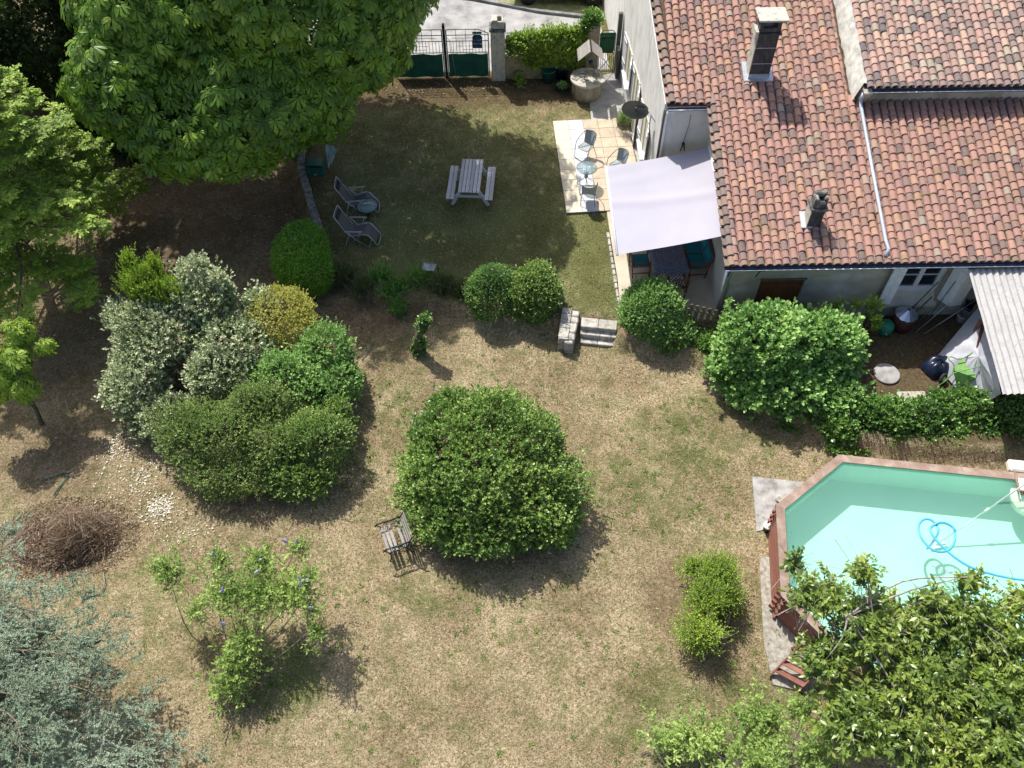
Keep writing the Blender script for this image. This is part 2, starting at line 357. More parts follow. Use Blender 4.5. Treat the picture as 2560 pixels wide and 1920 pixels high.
M['hose'] = simple('blue_hose', (.08, .42, .72), (.07, .37, .66), 4, .4, bmp=0)
# tiles of the patio
def patiomat():
    m, nt, b, out = newmat('patio_tile'); t = attr(nt, 'tint'); n = noise(nt, 3.5, 6, .6, coord(nt))
    base = ramp(nt, [(0, (.62, .56, .42)), (.30, (.58, .52, .39)), (.34, (.50, .52, .56)), (.62, (.48, .50, .54)), (.66, (.44, .36, .26)), (1, (.50, .42, .31))], t).outputs[0]
    st = ramp(nt, [(.42, (0, 0, 0)), (.62, (1, 1, 1))], n.outputs[0]).outputs[0]
    f = mth(nt, 'MULTIPLY', st, mth(nt, 'MULTIPLY', mth(nt, 'GREATER_THAN', t, .64), .55)); col = mixc(nt, f, base, (.30, .25, .20))
    nt.links.new(col, b.inputs['Base Color']); b.inputs['Roughness'].default_value = .75; return m
M['patio'] = patiomat()
M['grout'] = simple('grout', (.22, .21, .19), (.15, .14, .13), 6, .95)
# ------------------------------------------------------------------ terrain
poly_px = [(520, 300), (600, 250), (755, 425), (800, 585), (830, 640), (920, 700), (1010, 735), (1180, 760), (1360, 790), (1415, 800), (1437, 780), (1548, 790), (1560, 835), (1700, 855), (1790, 905), (1950, 1010), (2110, 1075), (2300, 1105), (2700, 1120)]
bnd = [at(px, py, 0)[:2] for px, py in poly_px]
bnd[0] = np.array([-8.2, 45.]); bnd[1] = np.array([-7.6, 28.])
POLY = np.array([list(p) for p in bnd]+[[40, bnd[-1][1]], [40, 80], [-8.2, 80]])
def inside(P):
    x, y = P[:, 0], P[:, 1]; c = np.zeros(len(P), bool); n = len(POLY)
    for i in range(n):
        a, b = POLY[i], POLY[(i+1) % n]
        cond = ((a[1] > y) != (b[1] > y)) & (x < (b[0]-a[0])*(y-a[1])/(b[1]-a[1]+1e-12)+a[0]); c ^= cond
    return c
def bdist(P):
    d = np.full(len(P), 1e9)
    for i in range(len(bnd)-1):
        a, b = np.array(bnd[i]), np.array(bnd[i+1]); ab = b-a; t = np.clip(((P-a)@ab)/(ab@ab), 0, 1); d = np.minimum(d, np.linalg.norm(P-a-t[:, None]*ab, axis=1))
    return d
def smooth(t): t = np.clip(t, 0, 1); return t*t*(3-2*t)
def vnoise(P, sc, seed=0, oct=3):
    """cheap smooth value noise from summed rotated sines, 0..1"""
    r = np.random.default_rng(seed); out = np.zeros(len(P)); amp = 1; tot = 0
    for o in range(oct):
        for k in range(3):
            d = r.normal(size=P.shape[1]); d /= np.linalg.norm(d); out += amp*np.sin((P@d)*sc*(1.0+.35*k)+r.uniform(0, 6.28)); tot += amp
        sc *= 2.1; amp *= .55
    return .5+.5*out/tot*1.6
def gheight(P):
    P = np.atleast_2d(P)[:, :2]; ins = inside(P); d = bdist(P)
    z = np.where(ins, 0.0, LOW*smooth(d/.45)); z = z+(vnoise(P, .9, 3)-.5)*.035
    return z
pathpoly = [at(*q)[:2] for q in ((1498, 190), (1496, 205), (1473, 253), (1478, 300), (1560, 296), (1579, 350), (1597, 420), (1640, 420), (1560, 180))]
yardpoly = [at(*q)[:2] for q in ((1790, 790), (1990, 940), (2150, 1080), (2600, 1120), (2700, 700), (1815, 700))]
terpoly = [at(1517, 532)[:2], at(1524, 580)[:2], at(1544, 700)[:2], at(1552, 790)[:2], np.array([6.3, 16.25]), np.array([6.3, 21.4]), np.array([3.6, 21.4]), at(1600, 530)[:2]]
def inpoly(P, pl):
    x, y = P[:, 0], P[:, 1]; c = np.zeros(len(P), bool); n = len(pl)
    for i in range(n):
        a, b = pl[i], pl[(i+1) % n]; c ^= ((a[1] > y) != (b[1] > y)) & (x < (b[0]-a[0])*(y-a[1])/(b[1]-a[1]+1e-12)+a[0])
    return c
def blob(P, px, py, z, r, sharp=.5):
    c = at(px, py, z)[:2]; d = np.linalg.norm((P-c)/np.array(r), axis=1); return smooth((1-d)/sharp)
def zones(P):
    """green (lushness) and soil (bare earth) fields"""
    P = P[:, :2]; ins = inside(P)
    g = np.where(ins, .58, .25)
    g = g+.30*blob(P, 1180, 600, 0, (4.5, 2.6))+.15*blob(P, 1500, 640, 0, (1.2, 2.5))-.15*blob(P, 1350, 260, 0, (2.5, 2.))
    g += .22*blob(P, 1750, 1080, LOW, (2.6, 1.6))+.16*blob(P, 1650, 1230, LOW, (2.8, 1.6))+.12*blob(P, 960, 1030, LOW, (1.2, 3))+.15*blob(P, 1130, 1490, LOW, (2, .8))+.30*blob(P, 700, 1700, LOW, (1.5, 1.2))+.22*blob(P, 1750, 1800, LOW, (3, 1.5))
    g += .10*blob(P, 500, 1500, LOW, (3, 3))
    s = np.zeros(len(P))
    s = np.maximum(s, .9*smooth((P[:, 1]-26.2)/.8)*(P[:, 1] < 28.8)*(P[:, 0] < 3.2))
    s = np.maximum(s, .8*blob(P, 500, 480, LOW, (6.5, 6.5), .6))
    s = np.maximum(s, .65*blob(P, 150, 800, LOW, (5, 5), .7))
    s = np.maximum(s, .8*blob(P, 940, 790, LOW, (2.8, .9), .6))
    s = np.maximum(s, .45*blob(P, 760, 480, 0, (1.6, 3.2), .7))
    s = np.maximum(s, .95*inpoly(P, yardpoly))
    s = np.maximum(s, .5*blob(P, 160, 1150, LOW, (2, 2), .6))
    for (x, y, r) in ((640, 1130, 2.6), (1220, 1280, 2.2), (1720, 1500, 1.3)): s = np.maximum(s, .55*blob(P, x, y, LOW, (r, r), .4))
    return np.clip(g, 0, 1), np.clip(s, 0, 1)
xs = np.concatenate([[-300, -120, -60], np.arange(-26, 26.01, .14), [60, 120, 300]]); ys = np.concatenate([[-200, -60, -20], np.arange(1.5, 42.01, .14), [60, 120, 300]])
gx, gy = np.meshgrid(xs, ys); GP = np.stack([gx.ravel(), gy.ravel()], 1); gz = gheight(GP)
# pool, ground is flat under it
nx, ny = len(xs), len(ys); ii = (np.arange(ny-1)[:, None]*nx+np.arange(nx-1)[None]).ravel()
gf = np.stack([ii, ii+1, ii+nx+1, ii+nx], 1)
gg, gs = zones(GP)
def groundmat():
    m, nt, b, out = newmat('dry_lawn'); co = coord(nt); g = attr(nt, 'tint'); s = attr(nt, 'hue')
    n1 = noise(nt, 1.3, 6, .65, co); n2 = noise(nt, 11, 6, .75, co); n3 = noise(nt, 42, 3, .7, co); n4 = noise(nt, 3.4, 6, .7, co, .5)
    n5 = noise(nt, 24, 3, .65, co); nmix = mth(nt, 'ADD', mth(nt, 'MULTIPLY', n2.outputs[0], .35), mth(nt, 'ADD', mth(nt, 'MULTIPLY', n5.outputs[0], .4), mth(nt, 'MULTIPLY', n3.outputs[0], .25)))
    straw = ramp(nt, [(.39, (.09, .065, .035)), (.48, (.30, .235, .14)), (.54, (.45, .37, .235)), (.62, (.62, .53, .37))], nmix).outputs[0]
    green = ramp(nt, [(.36, (.04, .055, .015)), (.52, (.12, .15, .045)), (.66, (.24, .27, .10))], n3.outputs[0]).outputs[0]
    k = mth(nt, 'ADD', mth(nt, 'MULTIPLY', n1.outputs[0], .9), mth(nt, 'MULTIPLY', n4.outputs[0], 1.1)); k = mth(nt, 'ADD', k, mth(nt, 'MULTIPLY', g, .9))
    k = mth(nt, 'ADD', k, mth(nt, 'MULTIPLY', n3.outputs[0], .35))
    gf_ = ramp(nt, [(.0, (0, 0, 0)), (1, (1, 1, 1))], mth(nt, 'MULTIPLY', mth(nt, 'SUBTRACT', k, 1.34), 2.6, True)).outputs[0]
    col = mixc(nt, mth(nt, 'MULTIPLY', gf_, .85), straw, green)
    br = ramp(nt, [(.35, (1, 1, 1)), (.62, (.62, .58, .54))], noise(nt, .7, 5, .6, co).outputs[0]).outputs[0]; col = mixc(nt, .8, col, br, 'MULTIPLY')
    soil = ramp(nt, [(.3, (.045, .03, .02)), (.55, (.12, .08, .05)), (.72, (.22, .16, .10))], n2.outputs[0]).outputs[0]
    sf = mth(nt, 'MULTIPLY', s, mth(nt, 'ADD', mth(nt, 'MULTIPLY', n4.outputs[0], 1.2), .25), True); col = mixc(nt, sf, col, soil)
    nt.links.new(col, b.inputs['Base Color']); b.inputs['Roughness'].default_value = 1.0; b.inputs['Specular IOR Level'].default_value = .1
    hh = mth(nt, 'ADD', n2.outputs[0], n3.outputs[0]); bump(nt, b, hh, .9, .035); return m
M['ground'] = groundmat()
gr = npmesh('ground', np.stack([GP[:, 0], GP[:, 1], gz], 1), gf, M['ground'], gg, hue=gs)
struct(gr)
# --- grass blades: dry and green, one stuff object each
def blades(name, n, wsel, lmin, lmax, wd, mat, label, seed, lean=1.0):
    r = np.random.default_rng(seed); P = np.stack([r.uniform(-16, 17, n), r.uniform(3.5, 29, n)], 1)
    # keep to what the frame can see
    dd = P[:, 1]*math.cos(pit)+CAMH*math.sin(pit); P = P[np.abs(P[:, 0])*F/dd < 1400]
    g, s = zones(P); keep = r.random(len(P)) < wsel(P, g, s)
    for pl in (pathpoly, terpoly, PATIO, POOLX): keep &= ~inpoly(P, pl)
    keep &= ~((P[:, 0] > 4.2) & (P[:, 1] > 16.2))
    P = P[keep]; n = len(P); z = gheight(P)
    a = r.uniform(0, 6.283, n); L = r.uniform(lmin, lmax, n); ln = r.uniform(.2, 1, n)*lean
    base = np.stack([P[:, 0], P[:, 1], z-.005], 1); tip = base+np.stack([np.cos(a)*L*ln, np.sin(a)*L*ln, L*np.sqrt(np.clip(1-(ln*.85)**2, .05, 1))], 1)
    wv = np.stack([-np.sin(a), np.cos(a), np.zeros(n)], 1)*wd*r.uniform(.6, 1.3, n)[:, None]
    mid = (base+tip)/2+np.array([0, 0, 1])*L[:, None]*.12
    V = np.stack([base-wv, base+wv, mid+wv*.8, mid-wv*.8, tip], 1).reshape(-1, 3); k = np.arange(n)*5
    Fq = np.concatenate([np.stack([k, k+1, k+2], 1), np.stack([k, k+2, k+3], 1), np.stack([k+3, k+2, k+4], 1)])
    o = npmesh(name, V, Fq, mat, np.repeat(r.random(n), 5)); o['kind'] = 'stuff'; o['label'] = label; o['category'] = 'grass'; return o
# footprints (pool and patio) needed by the blades
p0 = at(1382, 306)[:2]; ya = math.radians(3.0); ux = np.array([math.cos(ya), math.sin(ya)]); uy = np.array([math.sin(ya), -math.cos(ya)]); TS = .528
PATIO = [p0, p0+ux*TS*5, p0+ux*TS*5+uy*TS*9, p0+uy*TS*9]
RIM = .66; PY = math.radians(-8.0); ex = np.array([math.cos(PY), math.sin(PY)]); ey = np.array([-ex[1], ex[0]])
pB = at(1947, 1266, RIM)[:2]; SE = 2.28; q45 = SE*math.sqrt(.5); LONG = 5.2
def octo(inset=0.0):
    """outer corner points of the pool, B first then clockwise"""
    A = pB+ex*q45+ey*q45; D = A+ex*LONG; E_ = D+ex*q45-ey*q45; F_ = E_-ey*SE; G_ = F_-ex*q45-ey*q45; H_ = G_-ex*LONG; C_ = pB-ey*SE
    pts = [pB, A, D, E_, F_, G_, H_, C_]
    if inset:
        c = sum(pts)/8; out = []
        for i in range(8):
            a, b, d = pts[i-1], pts[i], pts[(i+1) % 8]; e1 = (b-a)/np.linalg.norm(b-a); e2 = (d-b)/np.linalg.norm(d-b)
            n1 = np.array([e1[1], -e1[0]]); n2 = np.array([e2[1], -e2[0]]); bis = n1+n2; bis /= np.linalg.norm(bis); out.append(b+bis*inset/(bis@n1))
        pts = out
    return pts
POOLX = octo()
M['dryblade'] = leafmat('dry_grass', [(0, (.16, .12, .06)), (.4, (.36, .28, .16)), (.8, (.58, .49, .32)), (1, (.74, .66, .48))], .8, .15, .15)
M['greenblade'] = leafmat('green_grass', [(0, (.06, .10, .02)), (.5, (.13, .19, .045)), (1, (.26, .33, .09))], .7, .25, .2)
blades('dry_grass', 300000, lambda P, g, s: np.clip(.75-s*.75, .05, 1)*(.35+.65*vnoise(P, 4, 11)), .03, .085, .0050, M['dryblade'], 'short straw-coloured dry grass over the lawn', 21, 1.15)
blades('green_grass', 300000, lambda P, g, s: np.clip((g-.06)*1.5+(vnoise(P, 2.1, 5)-.55)*1.6, 0.0, 1)*(1-s*.8)*(vnoise(P, 7, 9) > .5), .03, .075, .0055, M['greenblade'], 'short green grass growing through the dry lawn', 22, .9)
# weeds in rosettes
r = np.random.default_rng(5); nW = 1300
WP = np.stack([r.uniform(-9, 11, nW*4), r.uniform(4, 18, nW*4)], 1); g_, s_ = zones(WP); WP = WP[(r.random(len(WP)) < np.clip(.16+(g_-.25)*1.6, .05, .8)*(vnoise(WP, 1.4, 8) > .52)) & ~inside(WP)]
kk = 9; nW = len(WP); az = (np.arange(kk)[None]*6.283/kk+r.uniform(0, 6, nW)[:, None]+r.uniform(-.3, .3, (nW, kk))).ravel(); base = np.repeat(np.concatenate([WP, gheight(WP)[:, None]], 1), kk, 0)
Lw = r.uniform(.04, .12, nW*kk); dirv = np.stack([np.cos(az), np.sin(az), r.uniform(.2, .7, nW*kk)], 1); tip = base+dirv*Lw[:, None]; wv = np.stack([-np.sin(az), np.cos(az), 0*az], 1)*.011
V = np.stack([base, (base+tip)/2-wv, tip, (base+tip)/2+wv], 1).reshape(-1, 3)+np.array([0, 0, .004]); k = np.arange(nW*kk)*4
ow = npmesh('lawn_weeds', V, np.stack([k, k+1, k+2, k+3], 1), M['greenblade'], np.repeat(r.random(nW*kk), 4)); tag(ow, 'green rosette weeds dotted over the dry lawn', 'weeds', kind='stuff')

# road, kerb, verge
mb = MB(); mb.prism([(-7.4, 28.75), (3.9, 28.75), (3.75, 32.15), (1.38, 32.7), (-1.4, 33.75), (-8, 35.4), (-12, 36.4), (-12, 31.5)], -.05, .02); struct(mb.build('road', M['asphalt']))
mb = MB(); kp = [(-8, 35.4), (-1.4, 33.75), (1.38, 32.7), (3.75, 32.15)]
for a, b in zip(kp[:-1], kp[1:]): mb.bar((*a, .06), (*b, .06), .16, .13)
struct(mb.build('kerb', M['kerb']))
mb = MB(); mb.prism([(-60, 47), (-12, 36.5), (-8, 35.5), (-1.38, 33.87), (1.42, 32.82), (3.8, 32.27), (4.2, 33), (4.2, 60), (-60, 60)], -.04, .05); 
M['verge'] = simple('verge_grass', (.24, .25, .10), (.12, .14, .05), 5, 1, bmp=.5, c3=(.40, .36, .22), detail=9)
struct(mb.build('grass_verge', M['verge']))
mb = MB(); mb.prism(pathpoly, -.05, .03); struct(mb.build('path', M['concrete']))
mb = MB(); mb.prism(terpoly, -.1, .05); struct(mb.build('terrace_floor', M['terrace']))
# patio tiles
mb = MB(); mb.prism(PATIO, -.1, .045); pat = struct(mb.build('patio_base', M['grout']))
mb = MB()
for i in range(5):
    for j in range(9):
        c = p0+ux*TS*(i+.5)+uy*TS*(j+.5); t = (random.uniform(0, .3), random.uniform(.35, .6), 0, 0, 0)[i] if i < 2 else random.uniform(.67, 1)
        mb.box((c[0], c[1], .05), (TS-.012, TS-.012, .03), rotz(ya), t, .004)
struct(mb.build('patio', M['patio']))
# terrace edge stones
es = MB(); e0 = at(1519, 585)[:2]; e1 = at(1551, 790)[:2]; k = 0.0
while k < .97:
    l = random.uniform(.05, .1); a = e0+(e1-e0)*k; b = e0+(e1-e0)*min(1, k+l-.008); es.bar((*a, .045), (*b, .045), .09+random.uniform(-.02, .02), .12, bev=.02); k += l
single(es, 'stone_edging', M['stone'], 'row of small stones edging the beige dining terrace', 'edging', (*e0, 0))
# ------------------------------------------------------------------ the house
SL = math.tan(math.radians(16)); RY = 16.12; RZ = 2.46
def rz(Y): return RZ+(Y-RY)*SL
RIDGE = 29.0
def wallx(Y): return 4.22+(28.36-Y)*.0535
house = wthing('house', 'long rendered house with weathered red canal tile roofs and two dark chimneys', 'house', (6.1, 16.4, 0))
def wall_west_A():
    mb = MB(); Ya, Yb = 21.3, 40.0
    xa, xb = wallx(Ya), wallx(Yb)
    mb.prism([(xa, Ya), (xa+.35, Ya), (xb+.35, Yb), (xb, Yb)], -.1, [rz(Ya)-.06, rz(Ya)-.06, 2.5, 2.5])
    return mb
mb = MB()
xa = wallx(21.3); xr = wallx(RIDGE); xe = wallx(38)
pts = [(xa, 21.3), (xr, RIDGE), (xe, 38)]; zt = [rz(21.3)-.05, rz(RIDGE)-.05, rz(RIDGE)-.05-(38-RIDGE)*SL]
vs = [(p[0], p[1], -.1) for p in pts]+[(p[0], p[1], z) for p, z in zip(pts, zt)]+[(p[0]+.35, p[1], -.1) for p in pts]+[(p[0]+.35, p[1], z) for p, z in zip(pts, zt)]
mb.add(vs, [(0, 3, 4, 1), (1, 4, 5, 2), (6, 7, 10, 9), (7, 8, 11, 10), (3, 9, 10, 4), (4, 10, 11, 5), (0, 6, 9, 3), (2, 5, 11, 8)])
mb.build('wall', M['wallA'], house, 'grey roughcast gable wall beside the patio')
mb = MB(); mb.box(((xa+.35+6.1)/2, 21.45, (rz(21.3)-.05)/2-.05), (6.1-xa-.35, .3, rz(21.3)-.05)); mb.build('wall', M['white_render'], house, 'white wall behind the awning')
mb = MB(); mb.add([(6.1, 16.75, -.5), (6.1, 21.3, -.5), (6.1, 21.3, rz(21.3)-.12), (6.1, 16.75, rz(16.75)-.12), (6.4, 16.75, -.5), (6.4, 21.3, -.5), (6.4, 21.3, rz(21.3)-.12), (6.4, 16.75, rz(16.75)-.12)],
    [(0, 3, 2, 1), (4, 5, 6, 7), (3, 7, 6, 2), (0, 4, 7, 3)]); mb.build('wall', M['white_render'], house, 'white side wall of the low wing')
# south wall of the wing with a window and a door opening
def wall_open(mb, x0, x1, y, th, z0, z1, ops):
    xs_ = sorted({x0, x1, *[o[0] for o in ops], *[o[1] for o in ops]})
    for a, b in zip(xs_[:-1], xs_[1:]):
        cur = z0
        for o in sorted([o for o in ops if o[0] <= a+1e-6 and o[1] >= b-1e-6], key=lambda o: o[2]):
            if o[2] > cur: mb.box(((a+b)/2, y+th/2, (cur+o[2])/2), (b-a, th, o[2]-cur))
            cur = o[3]
        if z1 > cur: mb.box(((a+b)/2, y+th/2, (cur+z1)/2), (b-a, th, z1-cur))
WN = (10.93, 12.23, .50, 2.30); DR = (7.02, 8.28, -.1, 1.62)
mb = MB(); wall_open(mb, 6.1, 20, 16.4, .35, -.5, 2.36, [WN, DR]); mb.build('wall', M['stained'], house, 'stained grey render wall under the front gutter')
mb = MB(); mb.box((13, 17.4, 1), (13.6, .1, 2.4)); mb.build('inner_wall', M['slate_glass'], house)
# door: brown wooden
mb = MB()
for i in range(5): mb.box((7.02+.126+i*.252, 16.52, .76), (.245, .04, 1.7), bev=.004)
mb.box((7.65, 16.47, 1.3), (1.22, .03, .12)); mb.box((7.65, 16.47, .2), (1.22, .03, .12)); dr = mb.build('door', M['teak'], house, 'brown plank door')
mb = MB(); mb.box((8.2, 16.38, 1.66), (.1, .06, .06), bev=.01); mb.box((7.65, 16.385, 1.655), (1.3, .05, .05)); mb.build('lintel', M['fence'], dr)
# window: two casements, sill, open shutters
wy = 16.62; mb = MB(); x0, x1, z0, z1 = WN; z0 = .90
for a, b in (((x0, z0), (x0, z1)), ((x1, z0), (x1, z1)), ((x0, z0+.0), (x1, z0+.0)), ((x0, z1), (x1, z1))):
    mb.bar((a[0], wy, a[1]), (b[0], wy, b[1]), .06, .1, (0, 1, 0), bev=0)
xm = (x0+x1)/2
mb.box((xm, wy-.005, (z0+z1)/2), (.13, .08, z1-z0)); mb.box(((x0+xm)/2, wy-.01, z0+.1), (xm-x0, .06, .14)); mb.box(((x1+xm)/2, wy-.01, z0+.1), (xm-x0, .06, .14))
for xx in (x0+.09, x1-.09): mb.box((xx, wy-.012, (z0+z1)/2), (.1, .06, z1-z0))
for zz in (z0+.62, z0+1.04):
    for cx in ((x0+xm)/2, (x1+xm)/2): mb.box((cx, wy-.008, zz), (.5, .03, .028))
wf = mb.build('window', M['white'], house, 'white casement window beside the lean-to')
mb = MB(); mb.box(((x0+xm)/2, wy+.01, (z0+z1)/2), (.62, .01, z1-z0-.05)); mb.build('pane', M['slate_glass'], wf)
mb = MB(); mb.box(((x1+xm)/2, wy+.012, (z0+z1)/2), (.62, .01, z1-z0-.05)); mb.build('pane', M['slate_glass'], wf)
mb = MB(); mb.prism([(x0-.1, 16.34), (x1+.1, 16.34), (x1, 16.6), (x0, 16.6)], [.42, .42, .46, .46], [.50, .50, .91, .91]); mb.build('sill', M['cream'], wf)
def shutter_leaf(hx, hy, ang, wdt, z0, z1, parent, name='shutter'):
    d = np.array([math.cos(ang), math.sin(ang), 0]); nrm = np.array([-d[1], d[0], 0]); mb = MB()
    c = np.array([hx, hy, (z0+z1)/2])+d*wdt/2; R = np.array([d, nrm, [0, 0, 1.]]).T
    nb = max(2, int(wdt/.16))
    for i in range(nb): mb.box(c+d*(-wdt/2+wdt/nb*(i+.5)), (wdt/nb-.006, .03, z1-z0), R, bev=.004)
    for zz in (z0+.22, z1-.22): mb.box(np.array([*(c[:2]), zz])+nrm*.02, (wdt-.03, .018, .09), R)
    for zz in (z0+.22, z1-.22): mb.box(np.array([*(c[:2]), zz])-nrm*.02, (wdt-.03, .018, .09), R)
    o = mb.build(name, M['white'], parent)
    for zz in (z0+.22, z1-.22): mb = MB(); mb.box(np.array([hx, hy, zz])+d*.12+nrm*.034, (.24, .008, .03), R); mb.build('hinge', M['iron'], o)
    return o
shutter_leaf(x0-.02, 16.36, PI+math.radians(18), .42, z0-.12, z1-.03, house)
shutter_leaf(x0-.42, 16.22, -math.radians(10), .34, z0-.12, z1-.03, house)
shutter_leaf(x1+.02, 16.36, -math.radians(52), .40, z0-.12, z1-.03, house)
shutter_leaf(x1+.27, 16.05, math.radians(8), .36, z0-.12, z1-.03, house)
# west gable openings with open shutters
for (ya_, yb_, za, zb, nm) in ((26.35, 27.35, .9, 2.15, 'window'), (24.65, 25.55, .05, 2.2, 'door'), (22.75, 23.65, .75, 2.1, 'window')):
    xw = wallx((ya_+yb_)/2)-.004; yw = math.atan2(-.0535, 1.0)
    def W(y, z, dx=0.0): return (wallx(y)-.004+dx, y, z)
    mb = MB(); mb.add([W(ya_, za, -.01), W(yb_, za, -.01), W(yb_, zb, -.01), W(ya_, zb, -.01)], [(0, 1, 2, 3), (3, 2, 1, 0)][:1])
    for a, b in ((W(ya_, za, -.02), W(ya_, zb, -.02)), (W(yb_, za, -.02), W(yb_, zb, -.02)), (W(ya_, zb, -.02), W(yb_, zb, -.02)), (W((ya_+yb_)/2, za, -.02), W((ya_+yb_)/2, zb, -.02))): mb.bar(a, b, .07, .03, (1, 0, 0), bev=0)
    wo_ = mb.build(nm, M['cream'], house, 'cream closed '+nm+' in the gable wall')
    if nm == 'window': mb = MB(); mb.box((xw-.07, (ya_+yb_)/2, za-.04), (.16, yb_-ya_+.16, .07), bev=.01); mb.build('sill', M['white'], wo_)
    shutter_leaf(wallx(yb_)-.03, yb_+.02, PI/2+math.radians(5), (yb_-ya_)/2-.02, za, zb, house)
    shutter_leaf(wallx(ya_)-.03, ya_-.02, -PI/2-math.radians(9), (yb_-ya_)/2-.02, za, zb, house)
# ---------- roofs
def roof_tiles(name, x_of, cols, y0_of, y1, zf, mat, parent, sp=.228, lift=0.0, seed=1, label=None, y1_of=None, extra=None):
    """canal tiles: cols = list of column x positions; y0_of(x) the eave, y1 the ridge"""
    r = np.random.default_rng(seed); a = math.radians(16); ca, sa = math.cos(a), math.sin(a); cov = MB()
    SV = []; SF = []; ST = []; nb = 0
    th = np.linspace(0, PI, 8)
    for x in cols:
        for kind in (0, 1):
            xx0 = x+(sp/2 if kind else 0); ye = y0_of(xx0); y = ye-(.05 if not kind else .0)+r.uniform(-.012, .012)
            first = True; end = y1_of(xx0) if y1_of else y1
            while y < end:
                stp = r.uniform(.19, .32) if not first else r.uniform(.10, .22)
                ln = stp+.10; R0 = .102 if not kind else .088; R1 = R0*.86
                jx = r.normal(0, .006); rot = r.normal(0, .022); lf = lift+(.075 if not kind else .045)+r.uniform(-.004, .006)
                tt = r.random(); 
                if first and kind == 0: tt = r.uniform(0, .25)
                def pt(t_, R, s_, h):
                    c_ = math.cos(t_)*R; hh = (math.sin(t_)*R*.80) if kind == 0 else -(math.sin(t_)*R*.6)+R*.25
                    cx = xx0+jx+c_+rot*(s_-ln/2); z_ = hh+h
                    return (cx, y+s_*ca-z_*sa*.0, zf(cx, y+s_*ca)+lf+z_)
                low = [pt(t, R0, 0, .016) for t in th]; hi = [pt(t, R1, ln/ca, -.012) for t in th]
                if kind == 0:
                    inn = [pt(t, R0-.014, .0, .002) for t in th]; vs = low+hi+inn; fs = [(i, i+8, i+9, i+1) for i in range(7)]+[(16+i, i, i+1, 17+i) for i in range(7)]
                else: vs = low+hi; fs = [(i, i+1, i+9, i+8) for i in range(7)]
                cov.add(vs, fs, tt, False); y += stp; first = False
    for f in (extra or []): f(cov)
    return cov.build(name, mat, parent, label)
zp = lambda x, y: rz(y)
XS = 5.93; XA = lambda y: wallx(y)+.05
# lower / main slope: eave at RY for x>5.9, at 21.2 for x<5.9
colsM = list(np.arange(6.08, 17.2, .228)); colsA = [XA(21.2)+.28+i*.228 for i in range(6) if XA(21.2)+.28+i*.228 < 5.86]
def eaveM(x): return RY if x > 5.9 else 21.18
WY = 21.15   # wall under the raised right-hand roof
def topM(x): return 30.0 if x < 10.0 else WY+.02
mb = MB()
def plane(mb, x0, x1, y0, y1, dz, zf=zp, th=.05, x0b=None):
    x0b = x0 if x0b is None else x0b
    P = [(x0, y0), (x1, y0), (x1, y1), (x0b, y1)]; mb.prism(P, [zf(*p)+dz-th for p in P], [zf(*p)+dz for p in P])
plane(mb, 5.84, 10.02, RY+.03, 28.9, 0); plane(mb, 10.02, 17.5, RY+.03, WY, 0); plane(mb, XA(21.2), 5.84, 21.2, 28.9, 0, x0b=XA(28.9))
roof = mb.build('roof', M['deck'], house, 'main red canal tile roof')
roof_tiles('tile_field', None, colsM, eaveM, 30, zp, M['tile'], roof, seed=3, y1_of=lambda x: (28.8 if x < 9.93 else WY-.02), label='rows of weathered red canal tiles')
def skewcols(n0):
    pass
roof_tiles('tile_field', None, colsA, eaveM, 28.8, zp, M['tile'], roof, seed=4, label='tiles above the patio gable')
# left verge tiles (wing edge and gable edge), laid along the edge, mortared
def verge(xf, y0, y1, seed, wdt=.21):
    mb = MB(); r = np.random.default_rng(seed); y = y0
    while y < y1:
        st = r.uniform(.27, .33); x = xf(y); x2 = xf(y+st)
        th = np.linspace(0, PI, 7); R0 = wdt/2
        low = [(x+math.cos(t)*R0, y-.03, rz(y)+.10+math.sin(t)*R0*.8) for t in th]; hi = [(x2+math.cos(t)*R0*.86, y+st+.03, rz(y+st)+.075+math.sin(t)*R0*.7) for t in th]
        inn = [(x+math.cos(t)*(R0-.018), y-.03, rz(y)+.09+math.sin(t)*R0*.62) for t in th]
        mb.add(low+hi+inn, [(i, i+7, i+8, i+1) for i in range(6)]+[(14+i, i, i+1, 15+i) for i in range(6)], r.random())
        # flat edge tile hanging down the side
        mb.box((x-wdt*.62, y+st/2, rz(y+st/2)+.035), (.11, st+.02, .05), None, r.random(), .008)
        y += st
    return mb
verge(lambda y: 5.97, RY-.03, 21.25, 8).build('verge_tiles', M['tileV'], roof); verge(lambda y: XA(y)+.14, 21.2, 28.9, 9).build('verge_tiles', M['tileV'], roof)
# raised right-hand roof
XR = 10.17; ZR = 4.49; YR = 21.0
zr = lambda x, y: ZR+(y-YR)*SL
mb = MB(); plane(mb, XR-.02, 17.5, YR+.03, 28.9, 0, zr); roofR = mb.build('roof', M['deck'], house, 'raised paler tile roof at the right')
roof_tiles('tile_field', None, list(np.arange(XR+.14, 17.4, .228)), lambda x: YR, 28.8, zr, M['tileR'], roofR, seed=5, label='paler mixed canal tiles')
mb = MB(); mb.box((13.9, WY+.15, (3.4+zr(0, WY)-.06)/2), (7.3, .3, zr(0, WY)-3.46))
vsx = []
mb.add([(XR-.04, WY, 3.9), (XR-.04, 28.9, rz(28.9)), (XR-.04, 28.9, zr(0, 28.9)+.0), (XR-.04, WY-.3, zr(0, WY-.3)), (XR+.2, WY, 3.9), (XR+.2, 28.9, rz(28.9)), (XR+.2, 28.9, zr(0, 28.9)), (XR+.2, WY-.3, zr(0, WY-.3))], [(0, 3, 2, 1), (4, 5, 6, 7), (3, 7, 6, 2), (0, 4, 7, 3)])
mb.build('wall', M['stained'], house, 'rendered upstand below the raised roof')
